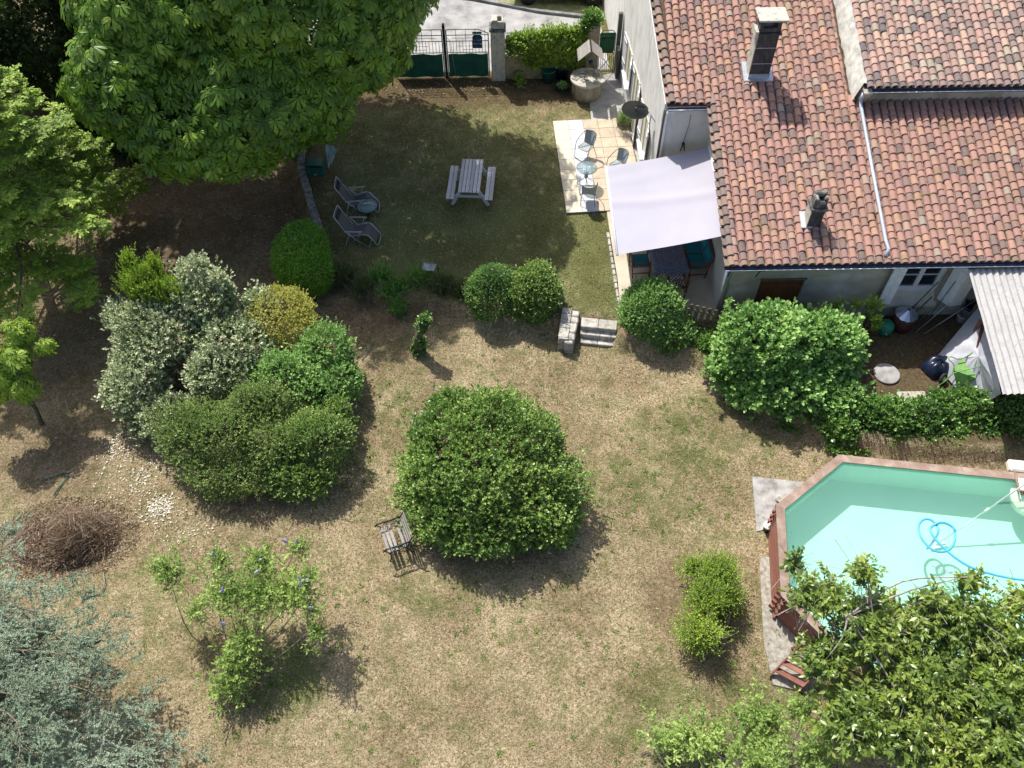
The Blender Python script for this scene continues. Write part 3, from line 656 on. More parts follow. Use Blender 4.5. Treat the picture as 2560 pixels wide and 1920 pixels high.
# mortar band along the step between both roofs
mb = MB(); n = 40; r = np.random.default_rng(12); vs = []
for i in range(n+1):
    y = YR+.1+(28.8-YR-.1)*i/n; w0 = r.uniform(-.03, .03); vs += [(XR-.20+w0, y, rz(y)+.13), (XR-.05, y, zr(0, y)+.12), (XR+.05+w0, y, zr(0, y)+.10)]
mb.add(vs, [(3*i+k, 3*i+3+k, 3*i+4+k, 3*i+1+k) for i in range(n) for k in (0, 1)][::1], .5, True); mb.build('verge_mortar', M['mortar'], roofR)
# gutters
def gutter(x0, x1, y, z, parent, mat=M['zincdark'], r_=.065):
    mb = MB(); n = 8; vs = []
    for x in (x0, x1):
        for i in range(n+1): a = PI+PI*i/n; vs.append((x, y+math.cos(a)*r_, z+math.sin(a)*r_))
        for i in range(n+1): a = PI+PI*i/n; vs.append((x, y+math.cos(a)*(r_-.008), z+math.sin(a)*(r_-.008)))
    k = 2*(n+1); fs = [(i, i+1, k+i+1, k+i) for i in range(n)]+[(n+1+i, k+n+1+i, k+n+2+i, n+2+i) for i in range(n)]; fs += [tuple(range(n+1)), tuple(k+i for i in range(n+1))[::-1]]
    mb.add(vs, fs); g = mb.build('gutter', mat, parent)
    mb = MB(); mb.tube([(x0, y-r_, z), (x1, y-r_, z)], .011, 6); mb.build('gutter_lip', M['alu'], g); return g
gutter(5.80, 18, RY-.06, RZ-.02, house); gutter(4.66, 5.84, 21.08, rz(21.18)-.03, house); gutter(XR-.06, 17.6, YR-.05, ZR-.03, house)
mb = MB(); c = (6.06, 16.28); mb.tube([(6.02, RY-.03, RZ-.08), (6.06, 16.3, RZ-.3), (6.06, 16.31, .1)], .048, 10); mb.build('downpipe', M['zinc'], house, 'zinc downpipe on the wing corner')
mb = MB(); mb.tube([(5.99, 16.36, 2.3), (5.99, 16.36, -.1)], .045, 10); mb.build('downpipe', M['zinc'], house)
mb = MB(); mb.tube([(4.72, 21.1, rz(21.2)-.1), (4.68, 21.22, 3.5), (4.68, 21.22, .1)], .05, 10); mb.build('downpipe', M['white'], house, 'white downpipe on the gable corner')
mb = MB(); mb.tube([(4.60, 21.22, 3.75), (4.60, 21.22, .1)], .035, 8); mb.build('downpipe', M['darkpost'], house, 'dark downpipe on the gable corner')
mb = MB(); px_ = [aty(2158, 228, YR-.05)]
def onr(x, y, dz):
    d = ray(x, y); t = (CAMH-RZ-dz+RY*SL)/(SL*d[1]-d[2]); return CC+d*t
rp = [onr(2152, 262, .24), onr(2180, 420, .24), onr(2214, 600, .24), onr(2222, 622, .22), onr(2214, 640, .16)]
mb.tube([(XR-.02, YR-.05, ZR-.08), (XR-.05, YR-.10, ZR-.22), (rp[0][0], rp[0][1]+.15, rp[0][2]+.12), *rp], .05, 10); mb.build('roof_downpipe', M['pipe'], house, 'pale blue-grey pipe running down the tiles')
mb = MB(); mb.box((6.9, 16.2, RZ-.16), (.1, .16, .12), bev=.02); mb.tube([(6.85, 16.2, RZ-.2), (6.72, 16.12, 2.05)], .018, 6); mb.build('bracket', M['blackpl'], house); mb = MB(); mb.tube([(6.0, 16.15, RZ-.1), (5.92, 16.05, 2.15)], .016, 6); mb.build('bracket', M['blackpl'], house)
# fascia under main eave
mb = MB(); mb.box((11.9, RY+.06, RZ-.06), (12.2, .02, .1)); mb.build('fascia', M['fence'], house)
# ---------- chimneys
def chimney(kind):
    if kind == 0:
        x0, x1, y0, y1 = 7.05, 7.64, 21.93, 22.38; zb = rz(21.9)-.3; zt = 5.66; mat = M['slate']
    else:
        x0, x1, y0, y1 = 8.10, 8.46, 17.14, 17.5; zb = rz(17.1)-.2; zt = 3.5; mat = M['slate']
    cx, cy = (x0+x1)/2, (y0+y1)/2; wx, wyy = x1-x0, y1-y0
    mb = MB(); mb.box((cx+.004, cy, (zb+zt)/2), (wx-.008, wyy, zt-zb)); ch = mb.build('chimney', mat, roof, 'tall slate-clad chimney' if kind == 0 else 'short dark chimney near the eave')
    ch['_w'] = list(house['_w'])
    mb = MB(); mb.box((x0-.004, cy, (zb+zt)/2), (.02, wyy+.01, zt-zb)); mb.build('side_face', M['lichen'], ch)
    if kind == 0:
        for zz in (4.75, 5.25): mb = MB(); mb.box((cx, y0-.006, zz), (wx, .014, .016)); mb.build('strap', M['zinc'], ch)
        mb = MB(); mb.box((cx, cy, zt+.03), (wx+.10, wyy+.10, .07), bev=.01)
        mb.box((cx, cy, zt+.13), (wx+.02, wyy+.02, .14), bev=.02)
        for sx in (-1, 1):
            for sy in (-1, 1): mb.box((cx+sx*wx*.42, cy+sy*wyy*.40, zt+.31), (.09, .09, .24))
        mb.build('chimney_head', M['slate'], ch)
        mb = MB(); mb.box((cx, cy, zt+.205), (wx-.18, wyy-.14, .02)); mb.build('flue', M['blackpl'], ch)
        mb = MB(); mb.prism([(x0-.12, y0-.12), (x0-.04, y0-.12), (x0-.02, cy), (x0-.12, cy+.1)], zt-.06, zt+.16); mb.build('corner_stone', M['lichen'], ch)
        mb = MB(); mb.box((cx+.03, cy+.0, zt+.465), (wx+.24, wyy+.24, .055), bev=.012); mb.build('cap_slab', M['lichen'], ch)
        sk = 1
    else:
        mb = MB(); mb.box((cx+.01, cy, zt+.03), (wx+.10, wyy+.10, .07), bev=.02); mb.box((cx, cy, zt+.16), (wx+.0, wyy, .2), bev=.04)
        mb.box((cx-wx*.35, cy, zt+.3), (.12, wyy-.02, .16), bev=.03); mb.box((cx+.02, cy+.1, zt+.36), (wx-.04, .14, .16), bev=.04); mb.box((cx+.14, cy-.08, zt+.3), (.1, .1, .12), bev=.03)
        mb.build('chimney_head', M['darkstone'], ch)
        mb = MB(); mb.box((cx, cy, zt+.262), (wx*.5, wyy*.5, .01)); mb.build('flue', M['blackpl'], ch)
    # flashing
    mb = MB(); e = .12 if kind == 0 else .03
    xl = x0-.14
    P = [(xl, y0-e), (x1+(.13 if kind == 0 else -.2), y0-e), (x1+(.13 if kind == 0 else -.2), y1+.1), (xl, y1+.1)]
    mb.prism(P, [rz(p[1])+.14 for p in P], [rz(p[1])+.175 for p in P])
    if kind == 0: mb.box((cx, y0-.01, rz(y0)+.22), (wx+.04, .02, .14))
    mb.build('flashing', M['zinc'] if kind == 0 else M['alu'], ch)
chimney(0); chimney(1)
# ---------- awning, lamp, dish
aw = wthing('awning', 'pale lilac-white canvas awning sloping out from the wing wall', 'awning', (6.1, 18.9, 2.6))
aL0 = at(1516, 417, 2.02); aL1 = at(1545, 636, 2.0)
def awf(u, v):
    a = aL0+(aL1-aL0)*v; b = np.array([6.08, aL0[1]+.0+(aL1[1]-aL0[1])*v, 2.72]); p = a+(b-a)*u
    fold = .038*math.exp(-((v-.44-.10*u)/.05)**2)+.006*math.sin(v*38+u*2)*(1-u)*smooth(np.array((.5-v)/.3))+.002*math.sin(v*23+1+u*5)
    sag = -.09*math.sin(PI*u)*(.55+.45*math.sin(PI*v)); return p+np.array([0, 0, fold+sag])
mb = MB(); mb.grid(awf, 30, 70); mb.build('canvas', M['fabric'], aw)
mb = MB(); mb.tube([aL0+np.array([-.02, .03, 0]), aL1+np.array([-.02, -.03, 0])], .035, 10); mb.build('front_bar', M['white'], aw)
mb = MB(); 
for v in (.12, .88):
    a = aL0+(aL1-aL0)*v+np.array([.03, 0, -.14]); e_ = np.array([4.6, (18.6 if v > .5 else 19.4), 2.0]); b = np.array([6.05, aL0[1]+(aL1[1]-aL0[1])*v, 2.3])
    mb.tube([a, e_, b], .022, 8)
mb.build('folding_arm', M['white'], aw)
mb = MB(); mb.box((6.04, 19.0, 2.68), (.1, aL0[1]-aL1[1], .12), bev=.02); mb.build('cassette', M['white'], aw)
l0 = aty(1723, 300, 21.28); l1 = aty(1708, 358, 21.26)
lamp = wthing('wall_lamp', 'small black wall lamp hanging on its cable above the awning', 'lamp', l1)
mb = MB(); pts = [aty(x, y, 21.27) for x, y in ((1727, 288), (1722, 315), (1712, 345), (1708, 356))]; mb.tube(pts, .008, 5); mb.build('cable', M['greymetal'], lamp)
mb = MB(); mb.box(l1+np.array([0, -.05, -.02]), (.08, .12, .12), bev=.02); mb.tube([l1+np.array([-.04, -.1, -.06]), l1+np.array([-.08, -.12, -.2])], .02, 6); mb.tube([l1+np.array([.04, -.1, -.06]), l1+np.array([.04, -.12, -.18])], .02, 6); mb.build('lamp_head', M['blackpl'], lamp)
dc = atx(1589, 272, wallx(22.4)-.55)
dish = wthing('satellite_dish', 'smoked grey satellite dish fixed to the gable corner', 'satellite dish', dc)
mb = MB(); nrm = np.array([-.30, -1.0, -.22]); nrm /= np.linalg.norm(nrm); a1 = np.array([1, -.12, .38]); a1 -= nrm*(a1@nrm); a1 /= np.linalg.norm(a1); a2 = np.cross(nrm, a1)
RD = np.array([a1, a2, nrm]).T; prof = [(.02, -.05), (.15, -.04), (.28, -.008), (.40, .045), (.41, .05), (.40, .055), (.28, .0), (.15, -.032), (.02, -.042)]
def dl(c, prof, R, n=28, sx=1.0):
    mb = MB(); vs = []
    for (r_, z) in prof:
        for j in range(n): a = 2*PI*j/n; vs.append((r_*math.cos(a)*sx, r_*math.sin(a), z))
    fs = [(i*n+j, i*n+(j+1) % n, (i+1)*n+(j+1) % n, (i+1)*n+j) for i in range(len(prof)-1) for j in range(n)]
    mb.add(np.array(vs)@R.T+np.array(c), fs, .5, True); return mb
dl(dc, prof, RD, sx=1.05).build('reflector', M['dishmesh'], dish)
mb = MB(); wl = np.array([wallx(22.1), 22.1, dc[2]-.1]); mb.tube([dc+a1*.05+nrm*.0, dc+a1*.4+nrm*.03, np.array([wl[0]-.14, 22.2, dc[2]+.05]), wl], .018, 6); mb.tube([np.array([wl[0]-.14, 22.2, dc[2]+.1]), np.array([wl[0]-.14, 22.2, dc[2]-.45])], .022, 6); mb.build('mount', M['silver'], dish)
mb = MB(); mb.tube([dc+a1*.0+nrm*.02, dc+a1*.05+nrm*.12, dc+a1*.1-a2*.06+nrm*.1], .015, 6); mb.build('receiver', M['blackpl'], dish)
# ------------------------------------------------------------------ gates, pillars, front hedge
GY = 28.45
gate = wthing('metal_gate', 'wide dark green metal double gate with green screening cloth', 'gate', (-2.25, GY, 0))
GZ = 1.95; GM = 1.03
def leaf(x0, x1, slope_end):
    mb = MB()
    for a, b in (((x0, GM), (x1, GM)), ((x0, .06), (x1, .06)), ((x0, GZ-.22), (x1, GZ-.22)), ((x0, GZ-.46), (x1, GZ-.46))): mb.tube([(a[0], GY, a[1]), (b[0], GY, b[1])], .014, 6)
    sgn = 1 if slope_end > x0 and slope_end >= x1 else -1
    far = x1 if sgn > 0 else x0; near = x0 if sgn > 0 else x1
    mb.tube([(near, GY, GZ), (far-sgn*.38, GY, GZ), (far, GY, GZ-.16)], .014, 6)
    for xx in (x0, x1): mb.tube([(xx, GY, .03), (xx, GY, GZ-.16 if xx == far else GZ)], .022, 6)
    L = x1-x0; n = int(L/.115)
    for i in range(1, n): 
        x = x0+L*i/n; mb.tube([(x, GY, GM if i % 3 else .06), (x, GY, GZ-.46 if i % 3 else GZ-.02)], .009, 5)
    for a, b, z in ((.12, .88, GZ-.34), (.28, .72, GZ-.66), (.38, .66, GZ-.8)): mb.tube([(x0+L*a, GY, z), (x0+L*b, GY, z)], .008, 5)
    o = mb.build('gate_leaf', M['iron'], gate)
    mb = MB(); mb.grid(lambda u, v: (x0+.03+(L-.06)*u, GY-.035-.02*math.sin(u*9+v*4)*math.sin(v*5), .05+(GM-.08)*v+.02*math.sin(u*13)), 24, 10); mb.build('screen_cloth', M['greenmesh'], o)
leaf(-2.18, -.66, 9); leaf(-4.15, -2.34, -9)
mb = MB(); mb.box((-2.26, GY, 1.06), (.10, .08, 2.12), bev=.01); mb.lathe((-2.26, GY, 2.12), [(.02, 0), (.045, .03), (.04, .07), (.01, .09)], 10); mb.build('centre_post', M['iron'], gate)
mb = MB(); mb.tube([(-2.2, GY-.06, 1.75), (-2.02, GY-.07, 1.5), (-1.98, GY-.08, .6), (-1.9, GY-.1, .05)], .009, 5); mb.build('cord', M['silver'], gate)
sg = wthing('gate_sign', 'small blue arched sign hanging on the right gate leaf', 'sign', (-1.06, GY+.03, 1.5))
mb = MB(); P = [(-1.24, 1.18), (-.88, 1.18), (-.88, 1.66)]+[(-1.06+.18*math.cos(a), 1.60+.13*math.sin(a)) for a in np.linspace(.3, PI-.3, 9)]+[(-1.24, 1.66)]
n = len(P); mb.add([(x, GY+.02, z) for x, z in P]+[(x, GY+.035, z) for x, z in P], [tuple(range(n)), tuple(range(n, 2*n))[::-1]]+[(i, n+i, n+(i+1) % n, (i+1) % n) for i in range(n)]); mb.build('panel', M['bluesign'], sg)
mb = MB(); mb.box((-1.06, GY+.028, 1.79), (.34, .012, .09)); mb.build('top_strip', M['greenpl'], sg)
for x, z, w_ in ((-1.15, 1.50, .05), (-1.07, 1.50, .03), (-1.0, 1.5, .05), (-.93, 1.51, .03), (-1.14, 1.36, .07), (-1.02, 1.37, .05), (-.93, 1.36, .06)): mb = MB(); mb.box((x, GY+.012, z), (w_, .01, .035)); mb.build('lettering', M['white'], sg)
def pillar(name, x0, x1, y0, y1, h, label, mat):
    t = wthing(name, label, 'pillar', ((x0+x1)/2, (y0+y1)/2, 0)); mb = MB(); cx, cy = (x0+x1)/2, (y0+y1)/2
    nx_, nz_ = 6, 22; 
    mb.box((cx, cy, h/2-.05), (x1-x0, y1-y0, h+.1), bev=.025); mb.build('shaft', mat, t); return t, cx, cy
pl, cx, cy = pillar('gate_pillar', -.57, -.06, 28.15, 28.62, 2.0, 'pale concrete gate pillar with a broken hollow block on top', M['lichen'])
mb = MB(); mb.box((cx, cy, 2.06), (.60, .56, .10), bev=.03); mb.build('capstone', M['darkstone'], pl, 'mossy capstone')
mb = MB()
for a, d in (((cx, cy-.19, 2.25), (.46, .08, .28)), ((cx, cy+.19, 2.25), (.46, .08, .28)), ((cx-.19, cy, 2.25), (.08, .3, .28)), ((cx+.19, cy, 2.25), (.08, .3, .28)), ((cx-.1, cy-.02, 2.41), (.2, .4, .06))): mb.box(a, d, bev=.025)
mb.build('hollow_block', M['lichen'], pl)
wl_ = wthing('low_wall', 'mossy ochre low wall with railing between the gate pillar and the ivy pillar', 'wall', (1.4, 28.4, 0))
mb = MB(); mb.box((1.4, 28.42, .4), (2.95, .28, .95), bev=.03); mb.build('masonry', simple('ochre_wall', (.30, .24, .13), (.12, .11, .06), 4, .95, bmp=.6, c3=(.38, .31, .2)), wl_)
mb = MB()
for x in np.arange(0.05, 2.85, .12): mb.tube([(x, 28.42, .85), (x, 28.42, 1.8)], .009, 5)
for z in (.95, 1.3, 1.8): mb.tube([(-.05, 28.42, z), (2.9, 28.42, z)], .013, 6)
mb.build('railing', M['iron'], wl_)
pv, cx, cy = pillar('ivy_pillar', 2.88, 3.36, 28.2, 28.65, 2.15, 'stone gate pillar topped with ivy beside the wicket gate', simple('ochre_pillar', (.34, .28, .20), (.16, .13, .10), 5, .95, bmp=.6))
# wicket gate
GY2 = 28.55; wg = wthing('wicket_gate', 'narrow green metal wicket gate with a green sheet on its upper half', 'gate', (3.7, GY2, 0)); x0, x1 = 3.42, 3.98
mb = MB(); mb.tube([(x0, GY2, .03), (x0, GY2, 1.62), (x0+.12, GY2, 1.76), (x1-.12, GY2, 1.76), (x1, GY2, 1.62), (x1, GY2, .03)], .016, 6)
for z in (.08, .86, 1.45, 1.6): mb.tube([(x0, GY2, z), (x1, GY2, z)], .012, 6)
for i in range(1, 7): x = x0+(x1-x0)*i/7; mb.tube([(x, GY2, .08), (x, GY2, 1.45)], .008, 5)
mb.tube([(x0, GY2, .08), (x1, GY2, .86)], .012, 5); mb.tube([(x1, GY2, .08), (x0, GY2, .86)], .012, 5); mb.build('frame', M['iron'], wg)
mb = MB(); mb.box(((x0+x1)/2, GY2+.03, 1.28), (x1-x0-.03, .012, .74)); mb.build('sheet', simple('bright_green_sheet', (.03, .16, .06), (.02, .11, .04), 3, .6), wg)
mb = MB(); mb.box(((x0+x1)/2, GY2+.02, .88), (x1-x0-.1, .02, .05)); mb.build('rust_strip', M['rust'], wg)
mb = MB(); mb.box((4.10, 28.62, 1.15), (.15, .16, 2.5), bev=.02); mb.box((4.10, 28.35, .6), (.1, .4, 1.2), bev=.02)
single(mb, 'gate_post', M['darkpost'], 'tall dark weathered post between wicket gate and house wall', 'post', (4.1, 28.6, 0))
# ------------------------------------------------------------------ well
wc = at(1464, 228); wc = np.array([wc[0], wc[1], 0]); wc[1] = 27.25
well = wthing('garden_well', 'round stone well with a pale wooden roof on thin posts', 'well', wc)
mb = MB(); mb.lathe(wc, [(.53, -.02), (.54, .3), (.52, .62), (.54, .66)], 32); mb.build('stone_ring', simple('well_stone', (.33, .29, .21), (.17, .15, .10), 6, .95, bmp=.6, c3=(.42, .38, .3), stretch=(1, 1, .4)), well)
mb = MB(); mb.lathe(wc, [(.58, .63), (.605, .66), (.605, .72), (.58, .74), (.02, .745)], 32); mb.build('lid_slab', M['lichen'], well)
mb = MB()
for dx, dy, s_, a in ((-.35, .28, .2, .3), (-.15, .1, .24, .1), (-.4, -.05, .22, .9), (.1, .25, .26, .2), (-.1, -.2, .2, .5), (.32, .1, .22, .1)): mb.box(wc+np.array([dx, dy, .755]), (s_*1.3, s_, .025), rotz(a), bev=.008)
mb.build('paving_piece', M['mossstone'], well); 
mb = MB(); mb.box(wc+np.array([.42, -.3, .765]), (.42, .26, .04), rotz(.08), bev=.008); mb.build('stone_plate', M['stone'], well)
hb = wc+np.array([.1, -.02, .74])
for dx in (-.15, .15):
    mb = MB(); mb.tube([hb+np.array([dx*1.5, -.18, 0]), hb+np.array([dx*.8, -.02, .3]), hb+np.array([dx*.8, 0, .78])], .018, 6); mb.build('roof_post', M['greymetal'], well)
mb = MB(); mb.lathe(hb+np.array([0, 0, .52]), [(.06, 0), (.08, .14)], 12); mb.build('bucket', M['navybag'], well)
for sx in (-1, 1):
    mb = MB(); rr = hb+np.array([-.05, .02, 1.26]); 
    for i in range(6):
        t0 = i/6; cxx = sx*(.04+.40*(t0+.08)); 
        mb.box(rr+np.array([cxx, 0, -.36*(t0+.08)-.0]), (.098, .74, .018), np.array([[math.cos(sx*-.73), 0, -math.sin(sx*-.73)*-1], [0, 1, 0], [math.sin(sx*-.73), 0, math.cos(sx*-.73)]])@np.eye(3), bev=.003)
    mb.build('roof_side', M['palewood'], well)
# pots by the wall
def pot(name, label, c, r0, r1, h, mat, plant=False, sq=False, rz_=0):
    t = wthing(name, label, 'plant pot' if not 'bin' in name else 'bin', c); mb = MB(); c = np.array(c)
    if sq: mb.box(c+np.array([0, 0, h/2]), (r0*2, r1*2, h), rotz(rz_), bev=.02); mb.build('box', mat, t)
    else: mb.lathe(c, [(r0, 0), (r1, h-.04), (r1*1.06, h-.03), (r1*1.06, h), (r1*.93, h), (r1*.9, h-.08), (.01, h-.09)], 24); mb.build('tub', mat, t)
    return t
c = at(1371, 207); pot('garden_tub', 'dark green plastic tub without a lid below the hedge', (c[0], c[1]+.12, 0), .20, .27, .52, M['greenpl'])
c = at(1404, 200); tb = wthing('compost_bin', 'black round plastic bin with a lid beside the green tub', 'bin', (c[0], c[1]+.15, 0)); mb = MB(); cc = np.array([c[0], c[1]+.15, 0])
mb.lathe(cc, [(.23, 0), (.27, .45), (.28, .5)], 24); mb.build('body', M['blackpl'], tb); mb = MB(); mb.lathe(cc+np.array([0, 0, .5]), [(.29, 0), (.29, .04), (.24, .06), (.16, .09), (.15, .07), (.02, .075)], 24); mb.build('lid', M['blackpl'], tb)
c = at(1405, 226); p3 = pot('square_planter', 'small dark square planter with green plants beside the well', (c[0], c[1]+.1, 0), .24, .17, .26, M['blackpl'], sq=True)
c = at(1560, 314); p4 = pot('square_planter', 'grey-brown square planter with a spiky plant against the gable', (c[0], c[1]+.05, .05), .26, .20, .38, simple('brown_planter', (.17, .15, .11), (.1, .09, .07), 5, .7), sq=True)
c2 = at(1583, 318); p5 = pot('flower_pot', 'tall cream plant pot against the gable wall', (c2[0]-.02, c2[1]+.15, .03), .15, .18, .5, M['cream'])
# ------------------------------------------------------------------ picnic table
pt = at(1177, 482); pic = thing('picnic_table', 'weathered grey wooden picnic table with attached benches on the lawn', 'picnic table', (-1.235, 22.0, 0), math.radians(-4.2))
L = 1.62; Wt = .70
for k_ in range(6):
    mb = MB(); mb.box(((k_-2.5)*Wt/5.9, 0, .74), (Wt/6-.016, L, .032), bev=.005); mb.build('tabletop_board', M['greywood'], pic)
for sx in (-1, 1):
    mb = MB()
    for q in (0, 1): mb.box((sx*(.56+q*.135), 0, .44), (.122, L, .03), bev=.005)
    mb.build('bench', M['greywood'], pic)
for sy in (-1, 1):
    y = sy*L*.36
    mb = MB(); mb.box((0, y+sy*.03, .40), (1.42, .04, .09), bev=.005); mb.build('bench_beam', M['greywood'], pic)
    mb = MB(); mb.box((0, y, .68), (.64, .04, .08), bev=.005); mb.build('top_beam', M['greywood'], pic)
    for sx in (-1, 1): mb = MB(); mb.bar((sx*.24, y, .72), (sx*.60, y, .0), .11, .04, (0, 1, 0)); mb.build('leg', M['greywood'], pic)
    mb = MB(); mb.bar((0, y, .62), (0, y*.35, .71), .04, .05, (1, 0, 0)); mb.build('brace', M['greywood'], pic)
# ------------------------------------------------------------------ patio bistro set
def bistro_table(name, label, c, rr, h, mat):
    t = thing(name, label, 'table', c)
    mb = MB(); mb.lathe((0, 0, h), [(.01, 0), (rr, 0), (rr, .008), (.01, .009)], 40); mb.build('tabletop', M['glass'], t)
    mb = MB(); mb.tube([(rr*math.cos(a), rr*math.sin(a), h+.002) for a in np.linspace(0, 2*PI, 40, endpoint=False)], .012, 8, closed=True); mb.build('rim', mat, t)
    for k_ in range(4):
        a = k_*PI/2+.0; ca, sa = math.cos(a), math.sin(a); q = lambda r_, z: (r_*ca, r_*sa, z)
        mb = MB(); mb.tube([q(rr*.93, h-.01), q(rr*.5, h-.02), q(rr*.25, h-.08), q(.055, h-.22), q(.05, h-.38), q(.12, h-.48), q(rr*.75, .10), q(rr*.86, .03), q(rr*.80, 0)], .010, 6); mb.build('leg', mat, t)
    for zz in (.38, .26): mb = MB(); mb.lathe((0, 0, h-zz), [(.062, 0), (.062, .03)], 16); mb.build('collar', mat, t)
    return t
ct = at(1467, 421, .70); bistro_table('bistro_table', 'round glass bistro table on the tiled patio', (ct[0], ct[1], .065), .33, .66, M['greymetal'])
def bistro_chair():
    t = thing('bistro_chair', 'x', 'chair')
    hoop = [(-.25, -.27, 0), (-.27, -.25, .35), (-.285, -.18, .60), (-.29, .0, .68), (-.27, .16, .76), (-.18, .28, .85), (0, .33, .88), (.18, .28, .85), (.27, .16, .76), (.29, 0, .68), (.285, -.18, .60), (.27, -.25, .35), (.25, -.27, 0)]
    mb = MB(); mb.tube(hoop, .012, 8); mb.build('frame', M['greymetal'], t)
    mb = MB(); mb.tube([(-.24, .30, 0), (-.2, .16, .40), (-.2, -.18, .42), (-.1, -.24, .42), (.1, -.24, .42), (.2, -.18, .42), (.2, .16, .40), (.24, .30, 0)], .011, 8); mb.build('seat_frame', M['greymetal'], t)
    mb = MB(); mb.tube([(-.25, -.27, .01), (0, -.30, .01), (.25, -.27, .01)], .010, 6); mb.build('stretcher', M['greymetal'], t)
    mb = MB(); mb.grid(lambda u, v: ((u-.5)*(.40-.02*v), -.22+.38*v, .415-.035*math.sin(PI*u)*math.sin(PI*min(1, v*1.1)))if True else 0, 8, 8); mb.build('seat', M['greysling'], t)
    mb = MB(); mb.grid(lambda u, v: ((u-.5)*(.40+.06*v), .16+.15*v+.07*v*(1-(2*u-1)**2)-.05*(2*u-1)**2*v, .40+.45*v), 8, 8); mb.build('backrest', M['greysling'], t)
    return t
ch = bistro_chair()
c = at(1462, 400, 0); ch.location = (c[0]+.02, c[1]+.12, .065); ch.rotation_euler[2] = math.radians(-40); ch['label'] = 'grey mesh chair on the patio behind the glass bistro table'; ch['group'] = 'metal chairs round the bistro table'
c = at(1467, 505, 0); copy_tree(ch, (c[0]+.02, c[1]+.02, .065), PI+math.radians(-4), 'grey mesh chair at the near edge of the patio')
c = at(1530, 425, 0); copy_tree(ch, (c[0]+.12, c[1]-.30, .065), math.radians(-48), 'grey mesh chair half hidden by the awning')
# ------------------------------------------------------------------ recliners and side table
def recliner():
    t = thing('reclining_chair', 'x', 'reclining chair')
    prof = [(-.60, 1.14), (-.50, .92), (-.26, .42), (-.12, .36), (.26, .50), (.36, .46), (.58, .10)]
    for sy in (-1, 1):
        y = sy*.27; mb = MB(); mb.tube([(x, y, z) for x, z in prof[:3]]+[(-.2, y, .36)], .013, 7); mb.build('back_rail', M['silver'], t)
        mb = MB(); mb.tube([(-.22, y, .36), (.26, y, .50), (.38, y, .46), (.61, y, .08), (.64, y*.8, .05)], .013, 7); mb.build('seat_rail', M['silver'], t)
        mb = MB(); mb.bar((-.34, sy*.33, .62), (.22, sy*.33, .66), .05, .028); mb.build('armrest', M['silver'], t)
        mb = MB(); mb.tube([(-.30, sy*.30, .60), (-.05, sy*.31, .30), (.36, sy*.31, .0)], .012, 6); mb.tube([(.15, sy*.32, .64), (.05, sy*.31, .34), (-.40, sy*.31, .0)], .012, 6); mb.build('side_legs', M['silver'], t)
        mb = MB()
        for i in range(26):
            f_ = i/25; a = np.array([-.12+.38*f_/.6, y, .37+.13*f_/.6]) if f_ < .6 else np.array([.36+.2*(f_-.6)/.4, y, .46-.33*(f_-.6)/.4])
            mb.tube([a, a+np.array([.012 if i % 2 else -.012, -sy*.045, 0])], .006, 4)
        mb.build('lacing', M['alu'], t)
    mb = MB(); mb.tube([(.64, -.216, .05), (.65, 0, .045), (.64, .216, .05)], .013, 6); mb.build('foot_bar', M['silver'], t)
    for x in (.36, -.40): mb = MB(); mb.tube([(x, -.31, .013), (x, .31, .013)], .012, 6); mb.build('ground_bar', M['silver'], t)
    mb = MB(); mb.tube([(-.61, -.27, 1.15), (-.62, 0, 1.17), (-.61, .27, 1.15)], .013, 6); mb.build('top_bar', M['silver'], t)
    PX = np.array([p_[0] for p_ in prof]); PZ = np.array([p_[1] for p_ in prof]); sarc = np.concatenate([[0], np.cumsum(np.hypot(np.diff(PX), np.diff(PZ)))]); sarc /= sarc[-1]
    mb = MB(); mb.grid(lambda u, v: (float(np.interp(v*.98, sarc, PX)), (u-.5)*.45, float(np.interp(v*.98, sarc, PZ))-.03*math.sin(PI*u)), 6, 24); mb.build('sling', M['sling'], t)
    mb = MB(); mb.bar((-.56, 0, 1.08), (-.51, 0, .96), .36, .07, (0, 0, 1), bev=.02); mb.build('headrest', M['blackpl'], t)
    return t
rc = recliner(); c = at(884, 596); rc.location = (c[0]+.22, c[1]-.05, 0); rc.rotation_euler[2] = math.radians(-7); rc['label'] = 'grey zero gravity recliner nearest the oval box bush'; rc['group'] = 'reclining chairs on the shaded lawn'
c = at(886, 524); copy_tree(rc, (c[0]+.18, c[1]+.02, 0), math.radians(0), 'grey recliner behind the dark round glass table')
c = at(918, 514, .5); bistro_table('side_table', 'dark round glass side table between the recliners', (c[0], c[1], 0), .34, .50, M['iron'])
# stool
st = thing('garden_stool', 'small grey metal stool with a tray seat beside the shrubs', 'stool', (*at(1075, 690)[:2], 0), math.radians(-12))
mb = MB(); mb.tube([(-.2, -.15, .42), (.2, -.15, .42), (.22, .15, .42), (-.22, .15, .42)], .014, 6, closed=True); mb.build('rim', M['silver'], st)
mb = MB(); mb.grid(lambda u, v: ((u-.5)*.4, (v-.5)*.29, .42-.04*math.sin(PI*u)), 6, 5); mb.build('seat', M['greysling'], st)
for sx in (-1, 1): mb = MB(); mb.tube([(sx*.2, -.15, .42), (sx*.26, -.17, 0), (sx*.26, .17, 0), (sx*.2, .15, .42)], .012, 6); mb.build('leg', M['greymetal'], st)
